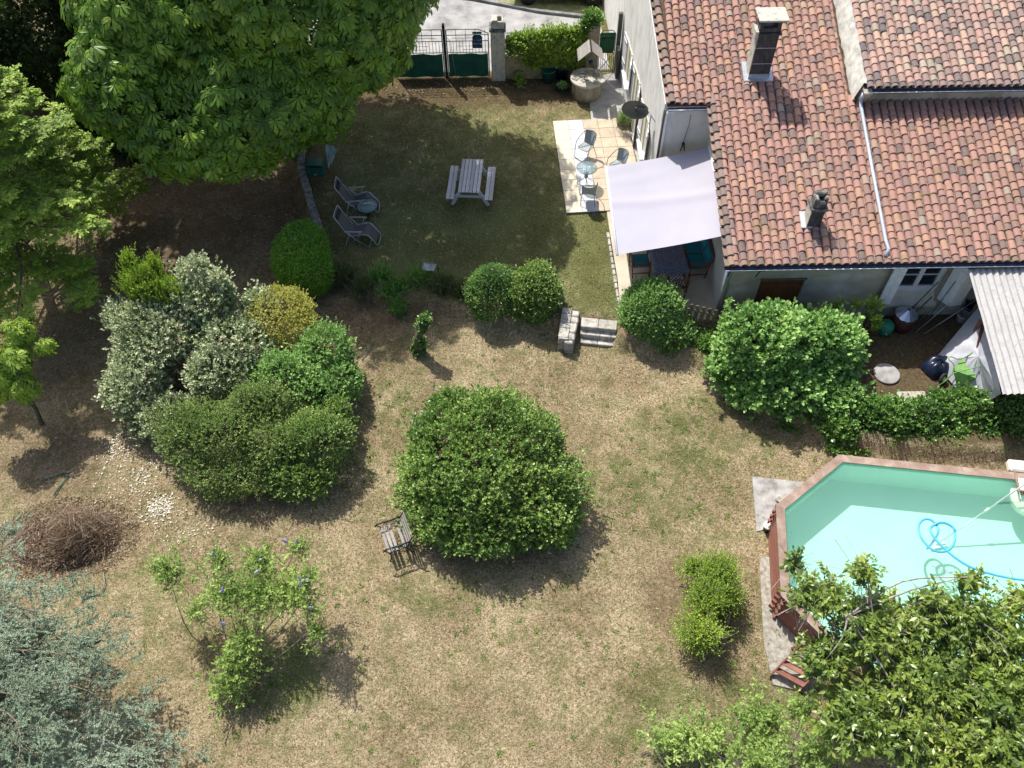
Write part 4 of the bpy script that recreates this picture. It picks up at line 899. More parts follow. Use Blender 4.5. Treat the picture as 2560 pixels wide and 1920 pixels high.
# crate and net under the chestnut
c = at(789, 440); cr = wthing('green_crate', 'dark green plastic crate under the chestnut tree', 'crate', (c[0], c[1]+.2, 0)); mb = MB(); cc = np.array([c[0], c[1]+.25, 0]); Rr = rotz(-.08)
for d, s_ in (((0, -.22, .17), (.56, .03, .34)), ((0, .22, .17), (.56, .03, .34)), ((-.28, 0, .17), (.03, .44, .34)), ((.28, 0, .17), (.03, .44, .34)), ((0, 0, .02), (.56, .44, .03))): mb.box(cc+Rr@np.array(d), s_, Rr, bev=.006)
mb.build('box', M['greenpl'], cr); mb = MB(); mb.box(cc+Rr@np.array([0, .03, .36]), (.54, .40, .02), Rr, bev=.005); mb.build('lid', M['greenpl'], cr); mb = MB(); mb.box(cc+np.array([.0, -.245, .05]), (.1, .01, .03)); mb.build('label_plate', M['alu'], cr)
nt_ = wthing('landing_net', 'pale green net on a long thin handle beside the crate', 'net', at(825, 420)); a = at(822, 422); b = at(812, 362, .35); c = at(848, 372, .5)
mb = MB()
def nf(u, v):
    p = np.array(b)*(1-u)+np.array(c)*u; q = np.array(a)+np.array([.0, 0, .05]); p = p+(q-p)*v; return p+np.array([0, 0, .05*math.sin(u*14+v*3)*(1-v)+.04*math.sin(v*9+u*5)])
mb.grid(nf, 16, 14); mb.build('bag', M['net'], nt_)
mb = MB(); mb.tube([b, c], .012, 6); mb.tube([at(816, 366, .4), at(812, 330, .8), at(806, 250, 1.6)], .014, 6); mb.build('handle', simple('pinkish_pole', (.36, .25, .22), (.28, .2, .18), 4, .5), nt_)
# ------------------------------------------------------------------ dining set
tb0 = at(1640, 678, .78); tb1 = at(1722, 673, .78); tbr = at(1706, 607, .78)
dt = wthing('dining_table', 'dining table under a speckled grey-blue cloth below the awning', 'table', (*((tb0+tb1)/2)[:2], .05))
W_ = np.linalg.norm(tb1-tb0); dx = (tb1-tb0)/W_; dy = np.array([-dx[1], dx[0], 0]); LT = 1.75
def tcf(u, v):
    p = tb0+dx*W_*(-.06+1.12*u)+dy*LT*(-.04+1.08*v); e_ = max(0, abs(u-.5)-.44)/.06+max(0, abs(v-.5)-.46)/.04
    return p+np.array([0, 0, .018-min(1, e_)*(.10+.03*math.sin(u*17+v*23))])
mb = MB(); mb.grid(tcf, 34, 48); cl = mb.build('tablecloth', M['cloth'], None, None, dt['_w']); cl.location = dt.location; tag(cl, 'speckled grey-blue cloth covering the dining table', 'tablecloth')
mb = MB(); ctr = tb0+dx*W_/2+dy*LT/2; RT = np.array([dx, dy, [0, 0, 1]]).T; mb.box(ctr-np.array([0, 0, .02]), (W_, LT, .035), RT, bev=.005); mb.build('tabletop', M['teak'], dt)
for i in (0, 1):
    for j in (0, 1): q = tb0+dx*W_*(.08+.84*i)+dy*LT*(.05+.9*j); mb = MB(); mb.bar((q[0], q[1], .74), (q[0]+(.04 if i else -.04), q[1], .05), .06, .06, (0, 1, 0)); mb.build('leg', M['teak'], dt)
def teak_seat(name, label, c, rz_, wd, cush, cat='chair', cmat=None, arms=True, nc=1):
    t = thing(name, label, cat, c, rz_); D = .5; h = .44
    for sx in (-1, 1):
        mb = MB(); mb.bar((sx*wd/2, -D/2, 0), (sx*wd/2, -D/2, .62 if arms else h), .045, .045, (0, 1, 0)); mb.build('front_leg', M['teak'], t)
        mb = MB(); mb.bar((sx*wd/2, D/2, 0), (sx*wd/2, D/2+.12, .95), .045, .04, (0, 1, 0)); mb.build('rear_leg', M['teak'], t)
        if arms: mb = MB(); mb.bar((sx*wd/2, -D/2-.03, .64), (sx*wd/2, D/2+.06, .64), .06, .025); mb.build('armrest', M['teak'], t)
        mb = MB(); mb.bar((sx*wd/2, -D/2, .18), (sx*wd/2, D/2, .18), .03, .03); mb.build('stretcher', M['teak'], t)
    mb = MB()
    for k_ in range(6): mb.box((0, -D/2+.04+k_*(D-.06)/5, h), (wd, .065, .02), bev=.003)
    mb.box((0, -D/2, h-.04), (wd, .03, .06)); mb.build('seat', M['teak'], t)
    mb = MB(); mb.bar((-wd/2, D/2+.12, .93), (wd/2, D/2+.12, .93), .03, .08); mb.bar((-wd/2, D/2+.03, .52), (wd/2, D/2+.03, .52), .03, .05); n = max(6, int(wd/.075))
    for k_ in range(n):
        x = -wd/2+wd*(k_+.5)/n; mb.bar((x, D/2+.03, .52), (x, D/2+.115, .9), .035, .012, (0, 1, 0), bev=.002)
    mb.build('backrest', M['teak'], t)
    for k_ in range(nc):
        x = -wd/2+wd*(k_+.5)/nc; cw = wd/nc-.05
        if cush in ('both', 'seat'): mb = MB(); mb.box((x, 0, h+.045), (cw, D-.03, .06), bev=.022); mb.build('seat_cushion', cmat, t)
        if cush == 'both': mb = MB(); mb.bar((x, D/2+.02, .5), (x, D/2+.085, .93), cw, .055, (0, 1, 0), bev=.02); mb.build('back_cushion', cmat, t)
    return t
c = at(1602, 652, .5); teak_seat('wooden_armchair', 'wooden armchair with a teal seat cushion left of the dining table', (c[0], c[1], .05), math.radians(90+4), .52, 'seat', cmat=M['teal'])
c = at(1736, 640, .5); teak_seat('wooden_bench', 'two-seat wooden bench with teal seat and back cushions against the wing wall', (c[0]+.02, c[1]+.05, .05), math.radians(-90+4), 1.15, 'both', 'bench', M['teal'], nc=2)
c = at(1693, 704, .5); teak_seat('wooden_chair', 'wooden slatted chair with a blue checked cushion at the near end of the table', (c[0], c[1], .05), PI+math.radians(2), .46, 'seat', cmat=M['check'], arms=False)
# ------------------------------------------------------------------ pool
pc = sum(octo())/8
pool = wthing('swimming_pool', 'elongated octagonal above-ground pool with greyed wooden rim and red-stained sides', 'pool', (*pc, LOW))
oo = octo(); rimo = octo(-.07); rimi = octo(.14); inn = octo(.05)
for i in range(8):
    a, b, c_, d = rimo[i], rimo[(i+1) % 8], rimi[(i+1) % 8], rimi[i]; e_ = (b-a)/np.linalg.norm(b-a)*.002
    mb = MB(); mb.prism([a+e_, d+e_, c_-e_, b-e_][::-1], RIM-.045, RIM-(.002 if i % 2 else 0)); mb.build('rim_board', M['rimwood'], pool)
    a, b = oo[i], oo[(i+1) % 8]; nrm = np.array([-(b-a)[1], (b-a)[0]]); nrm /= np.linalg.norm(nrm); ctr_ = (a+b)/2
    if (ctr_-pc)@nrm < 0: nrm = -nrm
    ed = (b-a)/np.linalg.norm(b-a); Lw_ = np.linalg.norm(b-a)
    mb = MB(); nbr = 8; hb_ = (RIM-.05-LOW)/nbr
    for k_ in range(nbr):
        # boards cross at the corners: alternate courses overrun
        ov = .17 if (k_+i) % 2 else .02; z0 = LOW+k_*hb_
        m_ = np.array([*(ctr_), z0+hb_/2]); Rm = np.array([[ed[0], ed[1], 0], [nrm[0], nrm[1], 0], [0, 0, 1.]]).T
        mb.box(m_, (Lw_+2*ov, .045, hb_-.004), Rm, .35+.3*random.random(), .006)
        
    mb.build('side_wall', M['redwood'], pool)
mb = MB(); FL = -.40
ib = octo(.07); vs = [(p[0], p[1], RIM-.047) for p in ib]+[(p[0], p[1], FL) for p in ib]; mb.add(vs, [(i, 8+i, 8+(i+1) % 8, (i+1) % 8) for i in range(8)]+[tuple(range(8, 16))]); mb.build('liner', M['liner'], pool)
mb = MB(); ib2 = octo(.073); mb.add([(p[0], p[1], RIM-.075) for p in ib2], [tuple(range(8))[::-1]]); wt_ = mb.build('water', M['water'], pool)
# corner joint ends on the visible left corners
# skimmer
def pf(u, v, z): q = pB+ex*(q45+u)+ey*(q45+v); return np.array([q[0], q[1], z])
RP = np.array([[ex[0], ex[1], 0], [ey[0], ey[1], 0], [0, 0, 1.]]).T
sku = 4.28
sk = wthing('pool_skimmer', 'cream plastic pool skimmer box set across the pool rim', 'skimmer', pf(sku, 0, RIM))
mb = MB(); mb.box(pf(sku+.35, .26, RIM-.04), (.95, .34, .20), RP, bev=.06); mb.build('outer_box', M['creamplastic'], sk)
mb = MB(); mb.box(pf(sku+.35, -.26, RIM-.02), (.62, .36, .05), RP, bev=.02); mb.build('inner_deck', M['creamplastic'], sk)
mb = MB(); mb.lathe(pf(sku+.33, -.25, RIM+.006), [(.085, 0), (.085, .004)], 20); mb.build('lid_hole', M['bluesign'], sk)
mb = MB()
mb.lathe(pf(sku+.38, -.50, RIM-.56), [(.10, 0), (.42, .08), (.50, .30), (.50, .34)], 24); mb.build('basin', M['creamplastic'], sk)
for du, nm in ((-.02, 'trim'), (.70, 'trim')): mb = MB(); mb.bar(pf(sku+du, .12, RIM+.02), pf(sku+du, -.50, RIM+.0), .035, .04); mb.build(nm, M['rimwood'], sk)
mb = MB(); mb.bar(pf(sku, -.46, RIM-.01), pf(sku+.72, -.46, RIM-.01), .04, .05); mb.build('cross_trim', M['redwood'], sk)
# telescopic pole and hose
wz = RIM-.075
a = at(2562, 1210, 1.0); b = at(2340, 1362, FL+.08); pole = wthing('telescopic_pole', 'white telescopic pool pole slanting down into the water', 'pole', b)
mb = MB(); mb.tube([a+(a-b)*.5, a+(b-a)*.42], .022, 8); mb.build('upper_tube', M['alu'], pole); mb = MB(); mb.tube([a+(b-a)*.38, b], .016, 8); mb.build('lower_tube', M['alu'], pole)
mb = MB(); q = a+(b-a)*.42; mb.lathe(q, [(.02, -.07), (.036, -.05), (.036, .05), (.02, .07)], 10, R=np.array(Vector(a-b).to_track_quat('Z', 'Y').to_matrix())); mb.build('clamp', M['creamplastic'], pole)
mb = MB(); mb.box(b+np.array([.05, 0, -.03]), (.42, .16, .05), rotz(.2), bev=.02); mb.build('brush_head', M['white'], pole)
hp = [(2640, 985), (2400, 958), (2212, 960), (2050, 935), (1900, 895), (1800, 855), (1700, 790), (1600, 700), (1550, 640), (1530, 590), (1560, 560), (1625, 550), (1690, 585), (1712, 645), (1690, 715), (1640, 752), (1560, 748), (1490, 690), (1450, 620), (1447, 560), (1480, 522), (1530, 522), (1575, 560), (1588, 610), (1572, 655), (1545, 690)]
P3 = [at(1800+x/2.9105, 1120+y/2.9105, wz-.01+.0) for x, y in hp]; P3[-1][2] -= .35; P3[-2][2] -= .15
def catmull(P, n=6):
    P = [P[0]]+list(P)+[P[-1]]; out = []
    for i in range(1, len(P)-2):
        for k_ in range(n):
            t = k_/n; a, b, c, d = P[i-1], P[i], P[i+1], P[i+2]; out.append(.5*((2*b)+(-a+c)*t+(2*a-5*b+4*c-d)*t*t+(-a+3*b-3*c+d)*t**3))
    out.append(P[-2]); return out
mb = MB(); pts = catmull(P3); [p.__setitem__(2, p[2]+(.05 if 60 < i < 75 else 0)) for i, p in enumerate(pts)]; mb.tube(pts, .030, 8); single(mb, 'pool_hose', M['hose'], 'light blue hose looped on the pool water', 'hose', P3[10])
# slabs, lamp, stone round the pool
mb = MB(); s0 = at(1880, 1193, LOW)[:2]; mb.prism([s0, s0+ex*1.5, s0+ex*1.5-ey*1.0, s0-ey*1.6-ex*-.05][::-1], LOW-.05, LOW+.035); sl2 = mb.build('pool_slab', M['slabc']); struct(sl2)
mb = MB(); q = [at(1898, 1390, LOW)[:2], at(1960, 1400, LOW)[:2], at(2080, 1640, LOW)[:2], at(2030, 1735, LOW)[:2], at(1932, 1712, LOW)[:2], at(1908, 1600, LOW)[:2]]
M['gravelslab'] = simple('gritty_slab', (.30, .28, .24), (.17, .15, .12), 11, .95, bmp=.6, c3=(.40, .38, .34)); mb.prism(q, LOW-.05, LOW+.03); struct(mb.build('pool_path', M['gravelslab']))
c = at(1922, 1312, LOW+.3); lp = wthing('skimmer_lid', 'cream round plastic pump cover beside the pool corner', 'pump cover', (c[0], c[1], LOW)); mb = MB(); mb.lathe((c[0], c[1], LOW+.03), [(.09, 0), (.10, .2), (.09, .22)], 18); mb.build('body', M['blackpl'], lp); mb = MB(); mb.lathe((c[0], c[1], LOW+.25), [(.125, 0), (.13, .025), (.10, .05), (.01, .055)], 20); mb.build('lid', M['creamplastic'], lp)
def rock(name, label, c, r_, mat, sq=.6, seed=1, nn=10):
    rr = np.random.default_rng(seed); mb = MB(); ph = rr.uniform(0, 6, 6)
    def f(u, v):
        th_ = PI*v; a_ = 2*PI*u; k_ = 1+.16*math.sin(2*a_+ph[0])+.12*math.sin(3*th_+ph[1])+.1*math.sin(3*a_+2*th_+ph[2])
        return (c[0]+r_*k_*math.sin(th_)*math.cos(a_), c[1]+r_*k_*math.sin(th_)*math.sin(a_), c[2]+r_*k_*sq*math.cos(th_))
    mb.grid(f, 14, nn); return single(mb, name, mat, label, 'stone', c)
c = at(1950, 1252, LOW); rock('flat_stone', 'flat pale stone on the slab against the pool corner', (c[0], c[1], LOW+.06), .14, M['stone'], .4)
# wooden pool steps
sp_ = wthing('pool_steps', 'red-stained wooden step ladder leaning at the pool side under the cherry tree', 'steps', at(1990, 1690, LOW))
A0 = at(1923, 1692, LOW); A1 = at(2003, 1610, RIM-.35); B0 = at(1992, 1732, LOW); B1 = at(2080, 1642, RIM-.35)
for a, b in ((A0, A1), (B0, B1)): mb = MB(); mb.bar(a+np.array([0, 0, .05]), b+np.array([0, 0, .05]), .04, .10); mb.build('stringer', M['redwood'], sp_)
for t in (.20, .42, .64, .86):
    mb = MB(); a = A0+(A1-A0)*t; b = B0+(B1-B0)*t; mb.bar(a+np.array([0, 0, .07]), b+np.array([0, 0, .07]), .14, .028, (0, 0, 1)); mb.build('tread', M['redwood'], sp_)
for q in (A1, B1): mb = MB(); mb.bar(q+np.array([0, 0, .05]), np.array([q[0]-.0, q[1]+.15, LOW]), .04, .05); mb.build('leg', M['redwood'], sp_)
# ------------------------------------------------------------------ garden bench with iron ends
bc = at(985, 1365, LOW); ben = thing('garden_bench', 'weathered slatted garden bench with dark green scrolled iron ends', 'bench', (bc[0]+.08, bc[1]+.05, LOW), math.radians(-90+21))
WB = .74
def scroll(cx, cz, r0, r1, a0, a1, x, n=18): return [(x, cx+(r0+(r1-r0)*i/n)*math.cos(a0+(a1-a0)*i/n), cz+(r0+(r1-r0)*i/n)*math.sin(a0+(a1-a0)*i/n)) for i in range(n+1)]
for sx in (-1, 1):
    x = sx*WB/2; mb = MB()
    mb.tube([(x, -.30, 0), (x, -.26, .08), (x, -.24, .3), (x, -.26, .42)], .017, 6); mb.tube([(x, .34, 0), (x, .26, .1), (x, .20, .35), (x, .22, .45), (x, .28, .65), (x, .36, .82), (x, .44, .86)], .018, 6)
    mb.tube([(x, -.40, .58), (x, -.33, .66), (x, -.2, .66), (x, .0, .64), (x, .16, .65), (x, .27, .62)], .022, 7); mb.tube([(x, -.26, .42), (x, 0, .40), (x, .22, .42)], .014, 6); mb.tube([(x, -.26, .42), (x, -.30, .52), (x, -.36, .60)], .014, 6)
    mb.tube(scroll(-.12, .53, .09, .015, 0, 7.5, x), .010, 5); mb.tube(scroll(.09, .53, .085, .015, PI, PI-7.5, x), .010, 5); mb.tube(scroll(.0, .22, .11, .02, -1, 6, x), .010, 5); mb.tube(scroll(-.13, .26, .07, .015, 1, 7, x), .009, 5); mb.tube(scroll(.13, .22, .07, .015, 3, -4, x), .009, 5)
    mb.build('iron_end', M['iron'], ben)
for k_ in range(5):
    if k_ == 3: continue
    mb = MB(); mb.box((0, -.26+k_*.10, .43+.004*k_), (WB-.01, .072, .022), bev=.004); mb.build('seat_slat', M['palewood'], ben)
for k_ in range(4):
    mb = MB(); mb.bar((-WB/2, .225+.045*k_, .52+.095*k_), (WB/2, .225+.045*k_, .52+.095*k_), .02, .072, (0, .3, 1)); mb.build('back_slat', M['palewood'], ben)
# ------------------------------------------------------------------ retaining walls and steps
def stones(mb, a, b, w_, z0, z1, seed, sz=.22, top=True):
    rr = np.random.default_rng(seed); a = np.array(a, float); b = np.array(b, float); L_ = np.linalg.norm(b-a); d = (b-a)/L_; n_ = np.array([-d[1], d[0]]); R_ = np.array([[d[0], d[1], 0], [n_[0], n_[1], 0], [0, 0, 1.]]).T
    z = z0
    while z < z1-.02:
        h_ = min(z1-z, rr.uniform(.10, .17)); t = 0
        while t < L_:
            l = min(rr.uniform(.6, 1.4)*sz, L_-t+.03); nw_ = 2 if w_ > .3 else 1
            for k_ in range(nw_):
                ww = w_/nw_; off = (k_-(nw_-1)/2)*ww; p = a+d*(t+l/2)+n_*(off+rr.uniform(-.012, .012))
                mb.box((p[0], p[1], z+h_/2+rr.uniform(-.006, .01)), (l-.012, ww-.01, h_-.006), R_@rotz(rr.normal(0, .03)), rr.random(), .03)
            t += l
        z += h_
w0 = at(752, 415, 0)[:2]; w1 = at(775, 500, 0)[:2]; w2 = at(803, 590, 0)[:2]
mb = MB(); stones(mb, w0+np.array([-.12, 2.5]), w0, .26, -.5, .06, 31, .3); stones(mb, w0, w1, .26, -.5, .06, 32, .3); stones(mb, w1, w2, .26, -.5, .06, 33, .3); single(mb, 'retaining_wall', M['mossstone'], 'low weathered stone retaining wall running from the chestnut to the oval bush', 'wall', (*w1, -.45))
mb = MB(); a = at(1433, 768, .12)[:2]; b = at(1424, 860, .0)[:2]; d_ = (b-a)
stones(mb, at(1418, 768, .1)[:2], at(1408, 850, 0)[:2], .30, -.5, .08, 34, .3); stones(mb, at(1440, 772, .1)[:2], at(1422, 858, 0)[:2], .26, -.5, .05, 35, .28); single(mb, 'low_stone_wall', M['stone'], 'short pale rubble wall left of the garden steps', 'wall', (*a, LOW))
stp = wthing('stone_steps', 'pale limestone garden steps between the low wall and the round bush', 'steps', at(1495, 830, LOW))
for k_, (pa, pb, z0, z1) in enumerate(((at(1453, 803, 0)[:2], at(1543, 812, 0)[:2], -.5, -.02), (at(1452, 822, -.17)[:2], at(1542, 832, -.17)[:2], -.5, -.19), (at(1450, 844, -.34)[:2], at(1540, 853, -.34)[:2], -.5, -.35))):
    mb = MB(); rr = np.random.default_rng(40+k_); d = (pb-pa); L_ = np.linalg.norm(d); d /= L_; n_ = np.array([-d[1], d[0]]); t = 0; R_ = np.array([[d[0], d[1], 0], [n_[0], n_[1], 0], [0, 0, 1.]]).T
    while t < L_: l = min(rr.uniform(.28, .6), L_-t); p = pa+d*(t+l/2); mb.box((p[0], p[1], (z0+z1)/2), (l-.01, .36, z1-z0), R_, rr.random(), .014); t += l
    mb.build('step', M['stone'], stp)
c = at(1550, 850, LOW); rock('pale_stone', 'white rough stone block at the foot of the round bush beside the steps', (c[0]+.03, c[1]+.1, LOW+.22), .17, M['stone'], 1.1, 5)
# picket fence
f0 = at(1722, 795, .35)[:2]; f1 = at(1860, 830, .3)[:2]; fn = wthing('picket_fence', 'mossy brown round-topped picket fence between the bushes', 'fence', (*f0, 0)); dF = (f1-f0); LF = np.linalg.norm(dF); dF /= LF; nF = np.array([-dF[1], dF[0]])
RF = np.array([[dF[0], dF[1], 0], [nF[0], nF[1], 0], [0, 0, 1.]]).T; t = .0; k_ = 0
while t < LF+.4:
    p = f0+dF*t; mb = MB(); pr_ = [(-.055, 0), (.055, 0), (.055, .95)]+[(.055*math.cos(x), .95+.055*math.sin(x)) for x in np.linspace(0, PI, 7)[1:-1]]+[(-.055, .95)]; n = len(pr_)
    vs = [np.array([p[0], p[1], -.05])+RF@np.array([x, yy, z]) for yy in (-.011, .011) for x, z in pr_]; mb.add(vs, [tuple(range(n)), tuple(range(n, 2*n))[::-1]]+[(i, n+i, n+(i+1) % n, (i+1) % n) for i in range(n)])
    mb.build('picket', M['fence'], fn); t += .175
for z in (.2, .76): mb = MB(); a = f0-nF*.03-dF*.1; b = f1-nF*.03+dF*.4; mb.bar((*a, z), (*b, z), .035, .06); mb.build('rail', M['fence'], fn)
# ------------------------------------------------------------------ back yard clutter
c = at(2247, 812); c = np.array([c[0], 15.95, 0]); br = wthing('rusty_barrel', 'dark red-brown barrel with a shiny conical metal lid under the window', 'barrel', c); mb = MB(); mb.lathe(c, [(.27, 0), (.28, .3), (.27, .58)], 24); mb.build('drum', M['rust'], br)
mb = MB(); vs = [c+np.array([0, 0, .78])]; n = 36
for j in range(n): a = 2*PI*j/n; rr = .32*(1 if j % 3 else .97); vs.append(c+np.array([rr*math.cos(a), rr*math.sin(a), .58+(.012 if j % 3 == 0 else 0)]))
mb.add(vs, [(0, 1+j, 1+(j+1) % n) for j in range(n)]); mb.build('cone_lid', M['conelid'], br); mb = MB(); mb.lathe(c+np.array([0, 0, .76]), [(.035, 0), (.035, .03)], 12); mb.build('vent', M['blackpl'], br)
c = at(2200, 812); gb = MB(); c = np.array([c[0], 15.75, 0]); gb.lathe(c, [(.16, 0), (.22, .12), (.23, .34), (.17, .42), (.05, .44)], 20); single(gb, 'green_container', simple('bright_green_plastic', (.02, .22, .13), (.015, .16, .09), 4, .4), 'round green plastic container left of the barrel behind laurel shoots', 'container', c)
# bundle of poles leaning on the wall
pol = [((2288, 832), (2440, 700), M['silver'], .014), ((2296, 828), (2415, 668), M['greenpl'], .012), ((2270, 800), (2330, 742), M['darkpost'], .022), ((2300, 800), (2405, 705), M['palewood'], .012), ((2320, 812), (2450, 690), M['greenpl'], .013), ((2262, 790), (2345, 705), M['darkpost'], .018), ((2310, 835), (2462, 735), M['silver'], .012)]
for i, (a, b, mt, rr) in enumerate(pol):
    p = at(*a, .03); q = aty(b[0], b[1], 16.32-.02*i); q[2] = min(q[2], 2.3); mb = MB(); mb.tube([p, q], rr, 6)
    lab = ['long silver pole, lowest of the bundle leaning at the wall', 'tall green cane rising to the gutter beside the shutter', 'thick dark stake leaning lowest beneath the right shutter', 'pale bare wooden cane in the middle of the leaning bundle', 'green cane on the lean-to side of the leaning bundle', 'slim dark stake close to the right shutter', 'thin silver rod leaning furthest towards the lean-to'][i]
    single(mb, 'leaning_pole', mt, lab, 'pole', p, 'poles leaning on the house wall')
# lean-to
s00 = at(2425, 665, 2.25); sh = wthing('lean_to_shed', 'lean-to shed with a grey corrugated fibre cement roof', 'shed', (12.9, 14.2, 0))
ru0 = aty(2425, 664, 16.05); rl0 = at(2508, 985, 1.85)
def corr(u, v):
    x0_ = ru0[0]+(rl0[0]-ru0[0])*v; y = 16.02+(rl0[1]-16.02)*v; z = 2.3+(1.85-2.3)*v-(.0 if v < .5 else .012); x = x0_+4.2*u; return (x, y+.05*math.sin(u*3), z+.028*math.sin(u*4.2*2*PI/.177))
for a, b in ((0, .345), (.33, .68), (.665, 1.0)):
    mb = MB(); mb.grid(lambda u, v: tuple(np.array(corr(u, a+(b-a)*v))+np.array([0, 0, -.016*v+.008])), 190, 8); mb.build('roof_sheet', M['fibre'], sh)
for (x, y) in ((13.2, 13.1), (16.8, 13.1), (13.2, 15.9)): mb = MB(); mb.box((x, y, .9), (.09, .09, 1.75)); mb.build('post', M['fence'], sh)
mb = MB(); mb.bar((12.6, 13.2, 1.78), (16.9, 13.2, 1.78), .07, .1); mb.build('beam', M['fence'], sh)
mb = MB(); mb.box((15.6, 15.0, .8), (.1, 3, 1.9)); mb.build('back_wall', M['fence'], sh)
# tarpaulin and timbers below the roof edge
ta = [at(2330, 905, .05), at(2452, 760, 1.0), at(2478, 790, 1.55), at(2502, 985, 1.2), at(2462, 1010, .1), at(2400, 985, .05)]
tp = MB(); ctr = sum(ta)/6+np.array([0, 0, .25]); rr = np.random.default_rng(9)
def tarpf(u, v):
    a_ = u*6; i = int(a_) % 6; f_ = a_-int(a_); e_ = ta[i]*(1-f_)+ta[(i+1) % 6]*f_; p = ctr+(e_-ctr)*v; return p+np.array([0, 0, .05*math.sin(11*u*6.28+6*v)*v*(1-v)*2+.04*math.sin(9*v+u*20)*v])
tp.grid(tarpf, 60, 12); single(tp, 'tarpaulin', M['tarp'], 'crumpled pale grey tarpaulin draped beside the lean-to roof', 'tarpaulin', ctr)
for (a, za, b, zb, wd, lab) in (((2400, 900), .1, (2452, 800), 1.15, .10, 'reddish-brown timber lying on the tarpaulin edge'), ((2433, 925), .5, (2458, 810), 1.25, .09, 'dark brown timber leaning across the tarpaulin')):
    mb = MB(); p = at(*a, za); q = at(*b, zb); mb.bar(p, q, wd, .06); single(mb, 'timber', M['rust'] if wd < .1 else M['redwood'], lab, 'timber', p, 'timbers on the tarpaulin')
def bag(name, label, px, py, rx, ry, h, a_, seed):
    c = at(px, py, .05); mb = MB(); rr = np.random.default_rng(seed); ph = rr.uniform(0, 6, 8)
    def f(u, v):
        th_ = PI/2*v; az_ = 2*PI*u; k_ = 1+.07*math.sin(3*az_+ph[0])+.05*math.sin(5*az_+ph[1]+4*v)+.03*math.sin(9*az_+ph[2])
        p = rotz(a_)@np.array([rx*k_*math.cos(th_)**.7*math.cos(az_), ry*k_*math.cos(th_)**.7*math.sin(az_), 0]); return (c[0]+p[0], c[1]+p[1], .02+h*math.sin(th_)*(1+.12*math.sin(4*az_+ph[3])+.08*math.sin(7*p[0]+ph[4])))
    mb.grid(f, 40, 14); single(mb, name, M['navybag'], label, 'bag', (c[0], c[1], 0), 'dark plastic bags in the yard')
bag('plastic_bag', 'large black-blue plastic bag on the bare yard ground', 2345, 918, .50, .34, .34, .5, 2); bag('plastic_bag', 'smaller dark bag behind the large one by the tarpaulin', 2375, 880, .36, .22, .26, .6, 3)
# green trolley with wheel
tc = at(2405, 955, .1); tr = wthing('green_trolley', 'faded green metal spreader trolley with long tube handles and a pneumatic wheel', 'trolley', (tc[0], tc[1], 0))
hx = [at(2383, 925, .55), at(2405, 895, .62), at(2432, 905, .62), at(2440, 945, .55)]; hb2 = [at(2392, 968, .15), at(2400, 945, .2), at(2418, 945, .2), at(2422, 968, .15)]
mb = MB(); mb.add([*hx, *hb2], [(0, 1, 2, 3), (0, 4, 5, 1), (1, 5, 6, 2), (2, 6, 7, 3), (3, 7, 4, 0), (4, 7, 6, 5)]); mb.build('hopper', M['greenpaint'], tr)
mb = MB(); m0 = (hx[1]+hx[2])/2; mb.bar(hx[2]*.98+hx[3]*.02+np.array([0, 0, .012]), (hx[2]+hx[3])/2+np.array([0, 0, .012]), .16, .012); mb.build('hopper_lid', simple('brownish_lid', (.33, .30, .17), (.26, .24, .14), 4, .6), tr)
for pts in ([(2345, 965, .1), (2372, 945, .4), (2385, 915, .62), (2372, 898, .72), (2378, 892, .75), (2400, 898, .7), (2430, 882, .8), (2455, 862, .9)], [(2352, 960, .1), (2375, 940, .45), (2392, 930, .66), (2410, 926, .68), (2440, 918, .75), (2470, 905, .85)]):
    mb = MB(); mb.tube(catmull([at(*q) for q in pts], 5), .014, 7); mb.build('handle', M['greenpaint'], tr)
wc_ = at(2358, 948, .18); Rw = np.array(Vector((.55, -.65, .35)).to_track_quat('Z', 'Y').to_matrix()); mb = MB()
mb.tube([wc_+Rw@np.array([.135*math.cos(a), .135*math.sin(a), 0]) for a in np.linspace(0, 2*PI, 24, endpoint=False)], .045, 8, closed=True); wh = mb.build('wheel', M['tyre'], tr); mb = MB(); mb.lathe(wc_, [(.09, -.02), (.095, 0), (.09, .02), (.03, .03)], 20, R=Rw); mb.build('wheel_rim', M['creamplastic'], wh)
for i, (px_, py_, z_) in enumerate(((2403, 800, 0), (2412, 782, .22), (2425, 765, .45))):
    c = at(px_, py_, z_); c[2] = z_; mb = MB(); mb.lathe(c, [(.15, 0), (.19, .24), (.20, .25), (.18, .25), (.15, .03), (.01, .03)], 20); single(mb, 'bucket', [M['white'], M['zinc'], M['navybag']][i], ['white bucket, lowest in the dark corner below the lean-to', 'grey-blue bucket between the white and the navy one', 'navy bucket topmost in the shade of the lean-to roof'][i], 'bucket', c, 'buckets under the lean-to')
c = at(2216, 935, .02); mb = MB(); mb.lathe((c[0], c[1], 0), [(.36, 0), (.36, .05), (.34, .06), (.01, .062)], 28); single(mb, 'round_cover', M['slabc'], 'round grey concrete cover lying in the yard', 'cover', (c[0], c[1], 0))
c = at(2281, 998, .03); mb = MB()
for k_ in range(6): mb.box((c[0]+.13*(k_-2.5), c[1], .04+.003*(k_ % 2)), (.126, .5, .03), rotz(-.05), None, .004)
single(mb, 'wooden_board', M['oldplank'], 'weathered plank board lying in the yard behind the ivy hedge', 'board', (c[0], c[1], 0))
c = at(2140, 990, .35); mb = MB(); mb.box(c+np.array([0, 0, 0]), (.24, .16, .10), rotz(.3), bev=.02); single(mb, 'turquoise_box', simple('turquoise', (.05, .33, .38), (.04, .25, .3), 4, .5), 'small turquoise plastic box between laurel and ivy hedge', 'box', c)
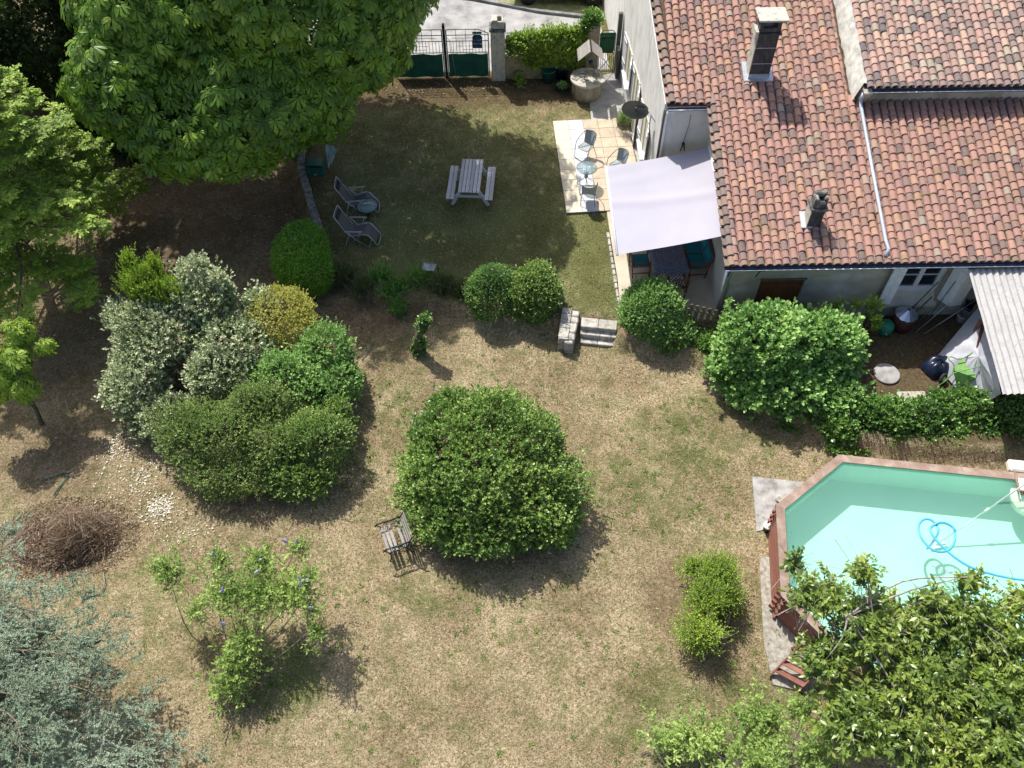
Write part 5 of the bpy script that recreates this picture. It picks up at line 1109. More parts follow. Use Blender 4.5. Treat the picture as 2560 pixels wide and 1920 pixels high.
c = at(2118, 1015, .2); mb = MB(); mb.bar(c+np.array([-.1, -.25, 0]), c+np.array([.12, .25, .1]), .14, .03); mb.bar(c+np.array([.06, -.3, -.04]), c+np.array([.26, .2, .04]), .14, .03); single(mb, 'broken_planks', M['oldplank'], 'two broken pale planks leaning in the gap beside the laurel', 'planks', c)
# shears, sticks, stump
sh_ = wthing('garden_loppers', 'green-handled loppers lying open on the dry grass', 'loppers', at(160, 1180, LOW)); z_ = LOW+.05
for pts in (((102, 1202), (130, 1192), (168, 1180)), ((135, 1237), (152, 1212), (172, 1188))): mb = MB(); mb.tube([at(*q, z_) for q in pts], [.017, .017, .010], 7); mb.build('handle', simple('lopper_green', (.01, .13, .09), (.01, .1, .07), 3, .4), sh_)
mb = MB(); mb.tube([at(166, 1182, z_), at(182, 1176, z_)], [.012, .003], 5); mb.build('blade', M['silver'], sh_)
sb = at(1042, 882, LOW); sm = wthing('ivy_stump', 'ivy-covered leaning tree stump standing alone on the dry lawn', 'stump', (sb[0], sb[1], LOW)); stt = aty(1062, 798, sb[1]+.1)
mb = MB(); mb.tube([sb+np.array([0, 0, -.05]), sb*.55+stt*.45+np.array([-.06, 0, 0]), stt], [.16, .12, .13], 12); mb.build('trunk', M['bark'], sm); mb = MB(); mb.tube([stt+np.array([0, 0, -.12]), stt+np.array([.22, -.02, -.08])], [.03, .015], 6); mb.build('branch_stub', M['palebark'], sm)
# car beyond the verge
cx_ = at(1308, 4, .3); car = thing('parked_car', 'dark parked car on the verge across the road, only its front wheel in view', 'car', (cx_[0]+1.55, cx_[1]+.95, .05), math.radians(-4))
def carbody(u, v):
    x = -2.1+4.2*u; prof_z = np.interp(x, [-2.1, -2.0, -1.1, -.5, .7, 1.5, 2.0, 2.1], [.62, .82, .92, 1.42, 1.45, 1.0, .9, .55]); wv_ = .86
    a_ = v*2-1; zz = .28+(prof_z-.28)*(1-abs(a_)**6)**.5 if abs(a_) < 1 else .28; return (x, a_*wv_*(1-.08*max(0, zz-.9)/.5), zz)
mb = MB(); mb.grid(carbody, 40, 24); mb.build('body', M['carpaint'], car)
for x in (-1.3, 1.35):
    for sy in (-1, 1):
        Rw = np.array([[1, 0, 0], [0, 0, -1], [0, 1, 0.]]); mb = MB(); mb.lathe((x, sy*.80, .32), [(.20, -.11), (.32, -.10), (.33, 0), (.32, .10), (.20, .11)], 28, R=Rw); w_ = mb.build('wheel', M['tyre'], car)
        mb = MB(); mb.lathe((x, sy*.86, .32), [(.05, -.05), (.19, -.04), (.21, .0), (.19, .04), (.05, .05)], 10, R=Rw, smooth=False); mb.build('rim', M['silver'], w_)
mb = MB(); mb.box((2.02, -.55, .68), (.15, .35, .12), bev=.03); mb.build('headlight', M['white'], car); mb = MB(); mb.box((2.02, .55, .68), (.15, .35, .12), bev=.03); mb.build('headlight', M['white'], car)
# ------------------------------------------------------------------ vegetation
def nrmz(A): return A/(np.linalg.norm(A, axis=-1, keepdims=True)+1e-9)
def leaf_geo(P, A, N, L, W, prof=((0, 0), (.45, 1.0), (1, 0)), fold=.15, curl=.12):
    """leaves from base point P, axis A, upper normal N; prof = (u, half width factor)"""
    Bn = nrmz(np.cross(N, A)); N = nrmz(np.cross(A, Bn)); n = len(P); mid = []; V = []; Fq = []
    inner = [k_ for k_ in range(len(prof)) if prof[k_][1] > 0]; nv = 2+3*len(inner)
    V = np.zeros((n, nv, 3)); V[:, 0] = P; tip = P+A*L[:, None]-N*(curl*L)[:, None]; V[:, 1] = tip
    for j, k_ in enumerate(inner):
        u, w_ = prof[k_]; m_ = P+A*(u*L)[:, None]-N*(curl*L*u*u)[:, None]; up_ = N*(fold*W*w_)[:, None]
        V[:, 2+3*j] = m_-Bn*(W*w_)[:, None]+up_; V[:, 3+3*j] = m_; V[:, 4+3*j] = m_+Bn*(W*w_)[:, None]+up_
    F3 = []; F4 = []
    l = lambda j: 2+3*j; m = lambda j: 3+3*j; r_ = lambda j: 4+3*j; e_ = len(inner)-1
    F4.append((0, r_(0), m(0), l(0)) if False else None)
    q = [(0, m(0), l(0), l(0)), ]
    faces = [(0, m(0), l(0)), (0, r_(0), m(0)), (l(e_), m(e_), 1), (m(e_), r_(e_), 1)]
    for j in range(e_): faces += [(l(j), m(j), m(j+1)), (l(j), m(j+1), l(j+1)), (m(j), r_(j), r_(j+1)), (m(j), r_(j+1), m(j+1))]
    F = np.array(faces)[None]+(np.arange(n)*nv)[:, None, None]
    return V.reshape(-1, 3), F.reshape(-1, 3), nv
def simple_leaf(P, A, N, L, W):
    """4-vertex folded leaf, 2 triangles"""
    Bn = nrmz(np.cross(N, A)); N = nrmz(np.cross(A, Bn)); n = len(P); V = np.zeros((n, 4, 3)); m_ = P+A*(.5*L)[:, None]
    V[:, 0] = P; V[:, 1] = m_-Bn*W[:, None]+N*(W*.25)[:, None]; V[:, 2] = P+A*L[:, None]; V[:, 3] = m_+Bn*W[:, None]+N*(W*.25)[:, None]
    F = np.array([(0, 2, 1), (0, 3, 2)])[None]+(np.arange(n)*4)[:, None, None]; return V.reshape(-1, 3), F.reshape(-1, 3), 4
def twigs_geo(S_, E_, r0, r1):
    D = nrmz(E_-S_); ref = np.where(np.abs(D[:, 2:3]) < .9, [[0, 0, 1.]], [[1., 0, 0]]); X = nrmz(np.cross(ref, D)); Y = np.cross(D, X); n = len(S_); V = np.zeros((n, 6, 3))
    for j in range(3):
        a = 2*PI*j/3; o = math.cos(a)*X+math.sin(a)*Y; V[:, j] = S_+o*r0[:, None]; V[:, 3+j] = E_+o*r1[:, None]
    F = np.array([(0, 1, 4), (0, 4, 3), (1, 2, 5), (1, 5, 4), (2, 0, 3), (2, 3, 5)])[None]+(np.arange(n)*6)[:, None, None]; return V.reshape(-1, 3), F.reshape(-1, 3)
def sample_lobes(lobes, n, r, depth=.35, bump_=.18, bs=2.2, seed=0, zmin=None, dexp=1.0, flat=None):
    """points in the outer shell of a union of ellipsoids, with outward direction; rejects points deep inside other lobes"""
    lobes = np.array(lobes, float); ar = (lobes[:, 3]*lobes[:, 4]+lobes[:, 3]*lobes[:, 5]+lobes[:, 4]*lobes[:, 5]); out = []; outn = []; tot = 0
    while tot < n:
        k_ = r.choice(len(lobes), n, p=ar/ar.sum()); d = nrmz(r.normal(size=(n, 3))); Lb = lobes[k_]; rad = Lb[:, 3:6]; c = Lb[:, :3]
        dep = 1-depth*r.random(n)**dexp; p0_ = c+d*rad
        lump = 1+bump_*(vnoise(p0_, bs, seed, 3)-.5)*2-bump_*.4
        p = c+d*rad*(dep*lump)[:, None]; nn = nrmz(d/rad)
        ok = np.ones(n, bool)
        for j in range(len(lobes)):
            q = ((p-lobes[j, :3])/lobes[j, 3:6]); rr = np.linalg.norm(q, axis=1); ok &= ~((k_ != j) & (rr < (1-depth*.8)*.9))
        if zmin is not None: ok &= p[:, 2] > zmin
        p = p[ok]; nn = nn[ok]; out.append(p); outn.append(nn); tot += len(p)
    return np.concatenate(out)[:n], np.concatenate(outn)[:n]
def sprig_leaves(B0_, D, SL_, k, r, ll, lw, spread=.9, droop=0.0, upn=.8, lvar=.25, prof=None, phase=True, tmin=.1, flatfan=False, outb=None):
    n = len(B0_); t = (np.arange(k)[None]+r.uniform(.1, .9, (n, k)))/k*(1-tmin)+tmin; ref = np.where(np.abs(D[:, 2:3]) < .9, [[0, 0, 1.]], [[1., 0, 0]]); X = nrmz(np.cross(D, ref)); Y = np.cross(X, D)
    if flatfan: ph = np.where((np.arange(k) % 2)[None] == 0, 0, PI)+r.normal(0, .3, (n, k))
    else: ph = np.arange(k)[None]*2.4+r.uniform(0, 6.28, (n, 1))+r.normal(0, .4, (n, k))
    P = B0_[:, None]+D[:, None]*(t*SL_[:, None])[..., None]
    side = np.cos(ph)[..., None]*X[:, None]+np.sin(ph)[..., None]*Y[:, None]
    sp = spread*(1.15-.7*t)[..., None]; A = nrmz(D[:, None]*(1-.35*sp)+side*sp+np.array([0, 0, -droop])+r.normal(0, .16, (n, k, 3)))
    N = nrmz(np.array([0, 0, upn])+D[:, None]*.35+r.normal(0, .33, (n, k, 3))+side*.1)
    L = ll*(1+lvar*r.normal(size=(n, k))).clip(.4, 1.8); W = lw*L/ll
    return P.reshape(-1, 3), A.reshape(-1, 3), N.reshape(-1, 3), L.ravel(), W.ravel(), np.repeat(np.arange(n), k), t.ravel()
def plant(name, label, cat, base, lobes, n, k, ll, lw, mat, seed, sl=.14, depth=.35, bump_=.18, bs=2.2, spread=.9, droop=0., upb=.45, upn=.8, group=None, stems=6, stemr=.03, stemmat=None, prof=None, tclump=.35, zmin=None, partname='foliage', trunk=None, twr=.0035, jit=.5, tscale=3.0, flatfan=False, dexp=1.0, tgrad=0.25, stray=.09):
    r = np.random.default_rng(seed); base = np.array(base, float); t = wthing(name, label, cat, base, group)
    P, N = sample_lobes(lobes, n, r, depth, bump_, bs, seed, zmin, dexp)
    q_ = r.random(len(P)) < stray; P = P+N*(q_*r.uniform(.03, .2, len(P))*np.clip(sl*9, .4, 1.6))[:, None]*np.array([1, 1, .9])
    D = nrmz(N*(1-upb)+np.array([0, 0, upb])+r.normal(0, jit, P.shape)*.5); SLn = sl*r.uniform(.6, 1.4, len(P)); S0 = P-D*SLn[:, None]*.6
    lp, la, ln_, L, W, own, tt = sprig_leaves(S0, D, SLn, k, r, ll, lw, spread, droop, upn, flatfan=flatfan)
    if prof: V, F_, nv = leaf_geo(lp, la, ln_, L, W, prof)
    else: V, F_, nv = simple_leaf(lp, la, ln_, L, W)
    cl = vnoise(P, tscale, seed+5, 2); tint = np.clip((1-tclump-tgrad)*r.random(len(lp))+tclump*cl[own]+tgrad*tt, 0, 1)
    npmesh(partname, V, F_, mat, np.repeat(tint, nv), t, base)
    TV, TF = twigs_geo(S0-D*SLn[:, None]*.5, P+D*SLn[:, None]*.2, np.full(len(P), twr), np.full(len(P), twr*.5))
    sm_ = stemmat or M['twig']
    if len(P): 
        tw = npmesh('twigs', TV, TF, sm_, np.full(len(TV), .5), t, base)
    mb = MB(); lb = np.array(lobes)
    if trunk is not None:
        mb.tube(trunk[0], trunk[1], 10)
    top = np.array(trunk[0][-1]) if trunk is not None else base
    for i in range(stems):
        l_ = lb[i % len(lb)]; e_ = l_[:3]+r.uniform(-.55, .55, 3)*l_[3:6]; b_ = (np.array(trunk[0][max(1, len(trunk[0])-1-(i % max(1, len(trunk[0])-1)))]) if trunk is not None else base+np.array([r.uniform(-.15, .15), r.uniform(-.15, .15), -.03])); m_ = (b_+e_)/2+r.normal(0, .12, 3)*np.linalg.norm(e_-b_)*.5
        mb.tube(catmull([b_, m_, e_], 4), np.linspace(stemr, stemr*.3, 9), 6)
    mb.build('trunk' if trunk is not None else 'stems', sm_ if trunk is None else (stemmat or M['bark']), t)
    return t
def lob(px, py, z, rx, ry, rz_):
    c = at(px, py, z); return (c[0], c[1], c[2], rx, ry, rz_)
def gb_(px, py, z=LOW): c = at(px, py, z); return (c[0], c[1], z)
G = {}
G['mid'] = leafmat('privet_leaf', [(0, (.04, .085, .02)), (.4, (.11, .20, .04)), (.72, (.23, .34, .08)), (.92, (.42, .50, .14)), (1, (.55, .56, .18))], .38, .24, .5, k=1.25)
G['olive'] = leafmat('olive_green_leaf', [(0, (.05, .09, .02)), (.4, (.13, .22, .05)), (.8, (.27, .36, .10)), (1, (.48, .52, .19))], .45, .24, .4, k=1.15)
G['silver'] = leafmat('silver_leaf', [(0, (.05, .10, .03)), (.3, (.17, .25, .09)), (.6, (.42, .48, .28)), (1, (.85, .85, .62))], .5, .14, .3, k=1)
G['golden'] = leafmat('golden_leaf', [(0, (.16, .20, .03)), (.35, (.42, .43, .08)), (.8, (.70, .66, .19)), (1, (.82, .78, .36))], .55, .28, .3)
G['laurel'] = leafmat('laurel_leaf', [(0, (.06, .14, .03)), (.4, (.15, .29, .07)), (.8, (.29, .46, .14)), (1, (.48, .62, .22))], .45, .24, .4, k=1.15)
G['bright'] = leafmat('bright_green_leaf', [(0, (.07, .13, .015)), (.4, (.19, .31, .035)), (.8, (.36, .49, .075)), (1, (.58, .64, .14))], .5, .34, .35, k=1.15)
G['box'] = leafmat('box_leaf', [(0, (.04, .13, .008)), (.4, (.12, .30, .018)), (.85, (.25, .48, .04)), (1, (.52, .68, .10))], .35, .24, .5, k=1.1)
G['chest'] = leafmat('chestnut_leaf', [(0, (.05, .11, .012)), (.4, (.13, .25, .025)), (.75, (.25, .39, .04)), (1, (.55, .62, .14))], .42, .32, .4)
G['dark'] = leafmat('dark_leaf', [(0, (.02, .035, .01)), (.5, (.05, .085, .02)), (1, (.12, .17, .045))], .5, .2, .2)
G['ivy'] = leafmat('ivy_leaf', [(0, (.03, .09, .02)), (.4, (.09, .20, .04)), (.8, (.21, .37, .08)), (1, (.48, .60, .18))], .32, .22, .6, k=1.1)
G['cherry'] = leafmat('cherry_leaf', [(0, (.04, .08, .015)), (.4, (.11, .18, .03)), (.75, (.22, .30, .05)), (1, (.46, .45, .12))], .34, .32, .5, k=1.1)
G['cedar'] = leafmat('blue_cedar_needles', [(0, (.08, .14, .08)), (.5, (.22, .31, .21)), (1, (.46, .55, .42))], .7, .12, .15)
G['feather'] = leafmat('feathery_green', [(0, (.06, .14, .025)), (.5, (.13, .29, .05)), (1, (.28, .47, .10))], .5, .28, .3)
G['lav'] = leafmat('dull_green_stalk', [(0, (.035, .055, .02)), (.5, (.08, .11, .035)), (1, (.15, .18, .07))], .6, .2, .2, k=1.4)
G['budd'] = leafmat('buddleia_leaf', [(0, (.10, .17, .04)), (.5, (.22, .33, .08)), (1, (.44, .54, .17))], .55, .3, .3, k=1.15)
# central bush
c0 = at(1230, 1240, LOW)
plant('round_bush', 'large rounded green privet bush in the middle of the lawn beside the bench', 'bush', c0,
      [lob(1200, 1150, .80, 2.0, 1.85, 1.4), lob(1095, 1190, .4, 1.15, 1.2, 1.1), lob(1140, 1130, .7, 1.3, 1.3, 1.2), lob(1335, 1220, .5, 1.3, 1.2, 1.2), lob(1200, 1290, .4, 1.85, 1.05, 1.05), lob(1230, 1060, 1.2, 1.15, 1.0, 1.1), lob(1130, 1040, 1.0, .8, .8, .8), lob(1380, 1300, .2, .8, .8, .8), lob(1320, 1110, .9, 1.0, 1.0, 1.0)],
      13000, 7, .066, .022, G['mid'], 101, sl=.17, depth=.26, bump_=.26, bs=3.4, zmin=LOW+.02, stems=9, tscale=1.6)
# big mixed group on the left
plant('silver_bush', 'tall silvery white-leaved bush at the left of the shrub group', 'bush', gb_(440, 980),
      [lob(510, 740, 1.6, 1.0, .9, .9), lob(400, 830, 1.0, 1.25, 1.3, 1.0), lob(340, 960, .45, 1.0, 1.1, 1.0), lob(420, 1040, .1, 1.05, .8, .7), lob(590, 850, .9, 1.1, 1.0, .8), lob(650, 760, 1.2, .55, .5, .5), lob(300, 790, 1.1, .55, .5, .4), lob(550, 930, .7, 1.1, .9, .8), lob(490, 680, 2.2, .5, .4, .45), lob(545, 700, 2.1, .3, .3, .4)],
      9800, 7, .07, .024, G['silver'], 102, sl=.2, depth=.3, bump_=.25, zmin=LOW+.02, stems=10, tclump=.25, upb=.5)
plant('upright_bush', 'bright yellow-green upright bush with pointed shoots behind the silver bush', 'bush', gb_(380, 880),
      [lob(355, 710, 2.0, .75, .6, .75), lob(430, 730, 1.9, .45, .35, .5), lob(325, 660, 2.4, .28, .22, .6), lob(390, 670, 2.3, .2, .2, .5)], 2300, 12, .05, .014, G['bright'], 103, sl=.34, depth=.5, bump_=.3, upb=.8, jit=.35, stems=6, spread=.7)
plant('golden_bush', 'golden yellow clipped bush at the upper right of the shrub group', 'bush', gb_(720, 880),
      [lob(695, 790, .9, 1.05, 1.0, .85), lob(735, 815, .7, .75, .75, .8)], 4200, 7, .034, .013, G['golden'], 104, sl=.09, depth=.2, bump_=.14, bs=3, zmin=LOW, stems=5)
plant('laurel_bush', 'bright green glossy bush between the golden and the olive-green ones', 'bush', gb_(760, 980),
      [lob(810, 880, .65, .9, .8, .85), lob(720, 940, .7, 1.05, .8, .85), lob(850, 950, .3, .6, .7, .7), lob(780, 990, .4, .9, .6, .7)], 5200, 7, .055, .02, G['laurel'], 105, sl=.14, depth=.28, bump_=.2, zmin=LOW, stems=5)
plant('olive_bush', 'wide olive-green clipped bush at the front of the shrub group', 'bush', gb_(600, 1190),
      [lob(500, 1080, .5, 1.25, 1.0, .95), lob(650, 1030, .75, 1.1, .95, .95), lob(590, 1180, .15, 1.35, .85, .75), lob(700, 1110, .5, 1.1, .9, .85), lob(560, 1100, .55, 1.1, .9, .9)], 10500, 7, .04, .014, G['olive'], 106, sl=.12, depth=.25, bump_=.25, bs=3.2, zmin=LOW, stems=7)
plant('spotted_bush', 'dark green bush at the lower right of the shrub group', 'bush', gb_(780, 1170),
      [lob(785, 1100, .5, .98, .95, .95), lob(750, 1190, .15, 1.0, .7, .7), lob(845, 1040, .3, .5, .6, .7)], 6200, 7, .042, .015, G['mid'], 107, sl=.13, depth=.25, bump_=.25, bs=3.2, zmin=LOW, stems=6)
# clipped oval box
plant('oval_box_bush', 'smooth clipped oval box bush of vivid green at the end of the stone wall', 'bush', gb_(765, 730),
      [lob(752, 640, .45, .90, 1.30, .82), lob(765, 675, .3, .86, 1.0, .8)], 11500, 6, .034, .012, G['box'], 108, sl=.06, depth=.12, bump_=.04, bs=3, zmin=LOW, stems=4, jit=.7, tclump=.2)
# terrace border
plant('round_bush', 'grey-green rounded bush left of its brighter twin above the steps', 'bush', gb_(1220, 800), [lob(1228, 733, .32, .82, .82, .98)], 5600, 6, .034, .013, G['ivy'], 109, sl=.08, depth=.2, bump_=.12, bs=3.5, zmin=LOW, stems=4, group='pair of rounded bushes above the steps')
plant('round_bush', 'yellower rounded bush touching the low stone wall, right one of the pair', 'bush', gb_(1330, 800), [lob(1333, 735, .32, .92, .90, 1.0)], 6600, 6, .045, .017, G['mid'], 110, sl=.11, depth=.22, bump_=.14, bs=3.5, zmin=LOW, stems=4, group='pair of rounded bushes above the steps', tclump=.1)
plant('round_bush', 'bright round bush in front of the dining terrace right of the steps', 'bush', gb_(1640, 850), [lob(1630, 778, .4, 1.0, .95, 1.05), lob(1680, 835, .0, .75, .6, .7)], 8500, 6, .042, .016, G['laurel'], 111, sl=.1, depth=.22, bump_=.12, bs=3.5, zmin=LOW, stems=5)
plant('small_bush', 'small dark green bush in the gap below the picket fence', 'bush', gb_(1755, 880), [lob(1765, 858, -.1, .46, .42, .42)], 1700, 6, .05, .019, G['ivy'], 112, sl=.1, depth=.35, zmin=LOW, stems=3)
plant('laurel_bush', 'big glossy cherry laurel between picket fence and yard', 'bush', gb_(1950, 1000), [lob(1930, 860, 1.0, 1.45, 1.2, 1.2), lob(2060, 865, .8, 1.1, 1.0, 1.1), lob(1850, 900, .5, .85, .9, .95), lob(1980, 970, .3, 1.25, .8, .85), lob(2090, 1000, .1, .8, .65, .65), lob(1900, 960, .2, .9, .7, .7)],
      7000, 9, .105, .032, G['laurel'], 113, sl=.24, depth=.3, bump_=.2, zmin=LOW, stems=9, prof=((0, 0), (.3, .8), (.65, 1.), (1, 0)), upb=.55)
plant('laurel_shoots', 'long bright laurel shoots reaching towards the barrel', 'plant', gb_(2120, 900, 0), [lob(2100, 830, .7, .45, .35, .35), lob(2180, 770, 1.0, .25, .2, .3), lob(2190, 810, .8, .25, .2, .2), lob(2140, 762, 1.2, .15, .12, .25), lob(2085, 765, 1.2, .15, .12, .25)], 90, 14, .11, .026, G['bright'], 114, sl=.42, depth=.8, upb=.6, stems=5, stemr=.012, prof=((0, 0), (.45, 1.), (1, 0)))
plant('ivy_hedge', 'dense ivy-covered hedge between yard and pool', 'hedge', gb_(2330, 1120), [lob(2170+i*62, 1035+12*math.sin(i*1.3)-i*2, .0+.06*math.sin(i*2.1), .62, .62, .62) for i in range(9)]+[lob(2230+i*80, 1085, -.2, .6, .42, .34) for i in range(6)]+[lob(2100, 1075, -.15, .6, .5, .5), lob(2060, 1040, -.15, .5, .45, .45)],
      14500, 6, .058, .025, G['ivy'], 115, sl=.12, depth=.3, bump_=.22, bs=3, zmin=LOW, stems=12)
plant('creeping_ivy', 'low ivy runners spreading at the foot of the laurel and hedge', 'plant', gb_(2080, 1110), [lob(2010, 1060, LOW+.08, .9, .35, .14), lob(2120, 1120, LOW+.08, .8, .25, .12)], 900, 6, .055, .022, G['ivy'], 116, sl=.1, depth=.6, zmin=LOW, stems=3, stemr=.01)
# feathery plant, lavender-like plants
plant('feathery_plant', 'feathery bright green plant spilling over the bank', 'plant', gb_(985, 760), [lob(950, 690, .05, .48, .42, .3), lob(975, 725, -.08, .44, .45, .3), lob(995, 765, -.25, .34, .4, .25), lob(1000, 715, .0, .4, .35, .25)], 2400, 10, .075, .009, G['feather'], 117, sl=.26, depth=.7, bump_=.5, stray=.2, upb=.5, zmin=LOW, stems=4, stemr=.012)
for i, (px, py, z, rx, ry, rr_, lb) in enumerate(((860, 690, -.1, .45, .4, .35, 'dull green wispy plant between oval bush and feathery plant'), (910, 720, -.1, .35, .3, .3, 'small wispy plant with bare stalks left of the feathery plant'), (1050, 700, 0, .42, .3, .38, 'dark green tufted plant right of the feathery plant'), (1110, 720, 0, .42, .35, .4, 'bluish tufted plant behind the metal stool'), (1165, 740, -.15, .38, .5, .35, 'low dark plant left of the pair of rounded bushes'))):
    plant('tufted_plant', lb, 'plant', gb_(px, py+20, LOW+.1), [lob(px, py, z, rx, ry, rr_)], 950, 14, .075, .006, G['lav' if i != 2 else 'feather'], 120+i, sl=.5, depth=.95, bump_=.5, upb=.75, jit=.7, spread=.3, stray=.3, zmin=LOW, stems=4, stemr=.01, group='tufted plants along the bank')
for q, lb in (((545, 0), 'x'),): pass
plant('ivy_leaves_plant', 'leafy green ivy strand growing from the ground below the low wall', 'plant', gb_(1302, 215, 0), [lob(1300, 205, .12, .22, .25, .16), lob(1297, 190, .3, .12, .1, .2)], 90, 7, .07, .026, G['bright'], 126, sl=.14, depth=.8, stems=3, stemr=.008)
plant('wall_climber', 'bright green climbing plant covering the railing between the pillars', 'climber', (1.5, 28.3, 0), [(.3, 28.3, 1.45, .45, .28, .5), (.9, 28.3, 1.5, .5, .3, .55), (1.5, 28.3, 1.5, .5, .3, .6), (2.1, 28.3, 1.55, .5, .3, .6), (2.6, 28.3, 1.5, .4, .3, .75), (1.2, 28.15, .95, .8, .16, .5), (2.2, 28.15, .9, .8, .16, .5)], 4200, 7, .06, .022, G['bright'], 127, sl=.16, depth=.5, bump_=.25, stems=6, stemr=.012, spread=1.0, tclump=.25)
plant('pillar_ivy', 'ivy crown growing over the top of the stone pillar by the wicket gate', 'climber', (3.1, 28.2, 1.9), [(3.1, 28.42, 2.35, .38, .36, .28), (2.85, 28.3, 2.1, .25, .25, .3)], 800, 7, .055, .022, G['ivy'], 128, sl=.12, depth=.5, stems=3, stemr=.01)
plant('stump_ivy', 'ivy leaves climbing over the leaning stump', 'climber', sb, [(*(sb*.85+stt*.15)[:2], LOW+.15, .20, .18, .25), (*(sb*.6+stt*.4)[:2], LOW+.5, .17, .16, .3), (*(sb*.3+stt*.7)[:2], stt[2]-.3, .17, .16, .28), (*stt[:2], stt[2], .20, .17, .12)], 420, 6, .06, .026, G['ivy'], 129, sl=.06, depth=.3, stems=2, stemr=.006, tclump=.1)
c = at(1560, 306, .4); plant('spiky_plant', 'thin spiky potted plant in the grey-brown planter', 'potted plant', (c[0], c[1], .4), [(c[0]-.03, c[1]+.02, .6, .2, .2, .25)], 70, 10, .13, .006, G['feather'], 130, sl=.5, depth=.9, upb=.6, spread=.5, stems=2, stemr=.006)
c = at(1405, 222, .26); plant('potted_plants', 'low leafy plants in the dark planter beside the well', 'potted plant', (c[0], c[1]+.1, .26), [(c[0], c[1]+.1, .34, .22, .16, .1)], 130, 6, .05, .02, G['laurel'], 131, sl=.08, depth=.8, stems=2, stemr=.006)
# shrub by the pool
plant('wild_bush', 'loose light green bush growing between lawn and pool', 'bush', gb_(1790, 1620), [lob(1800, 1430, .35, .62, .55, .5), lob(1775, 1500, .3, .6, .55, .6), lob(1760, 1580, .2, .66, .6, .6), lob(1820, 1490, .2, .45, .4, .5), lob(1730, 1420, .1, .35, .35, .3)], 5200, 8, .036, .012, G['bright'], 132, sl=.22, depth=.6, bump_=.5, stray=.2, bs=3.2, zmin=LOW, stems=8, tclump=.3)
# buddleia with purple flowers
bt = plant('flowering_shrub', 'airy buddleia shrub with lilac flower spikes on the open lawn', 'shrub', gb_(600, 1680), [lob(650, 1480, 1.35, 1.0, .8, .5), lob(560, 1480, 1.2, .6, .6, .4), lob(420, 1430, 1.5, .6, .5, .4), lob(490, 1530, 1.2, .35, .3, .25), lob(730, 1480, 1.2, .65, .6, .4), lob(650, 1400, 1.4, .5, .35, .3), lob(745, 1365, 1.6, .28, .25, .2), lob(765, 1445, 1.6, .35, .3, .2), lob(545, 1400, 1.5, .3, .25, .2), lob(780, 1520, 1.3, .3, .25, .2), lob(610, 1600, .8, .55, .45, .4), lob(590, 1660, .45, .65, .5, .5), lob(570, 1720, .0, .6, .4, .4), lob(790, 1580, .9, .3, .3, .25)],
      1750, 9, .085, .016, G['budd'], 133, sl=.30, depth=.95, bump_=.35, upb=.4, stray=.3, stems=16, stemr=.022, spread=1.0)
rr = np.random.default_rng(50)
for (px, py) in ((533, 1386), (652, 1400), (642, 1430), (556, 1475), (742, 1355), (712, 1352), (750, 1447), (765, 1450), (752, 1462), (776, 1520), (558, 1560)):
    q = at(px, py, 1.75); mb = MB(); d_ = nrmz(np.array([rr.normal(0, .5), rr.normal(0, .4)+.2, 1.])); Rr = np.array(Vector(d_).to_track_quat('Z', 'Y').to_matrix()); mb.lathe(q, [(.01, -.08), (.035, -.05), (.038, 0), (.025, .06), (.006, .11)], 9, R=Rr, smooth=False); mb.build('flower_spike', simple('lilac_flower', (.40, .36, .60), (.28, .25, .46), 40, .8) if 'lilac' not in M else M['lilac'], bt); M['lilac'] = bpy.data.materials['lilac_flower']
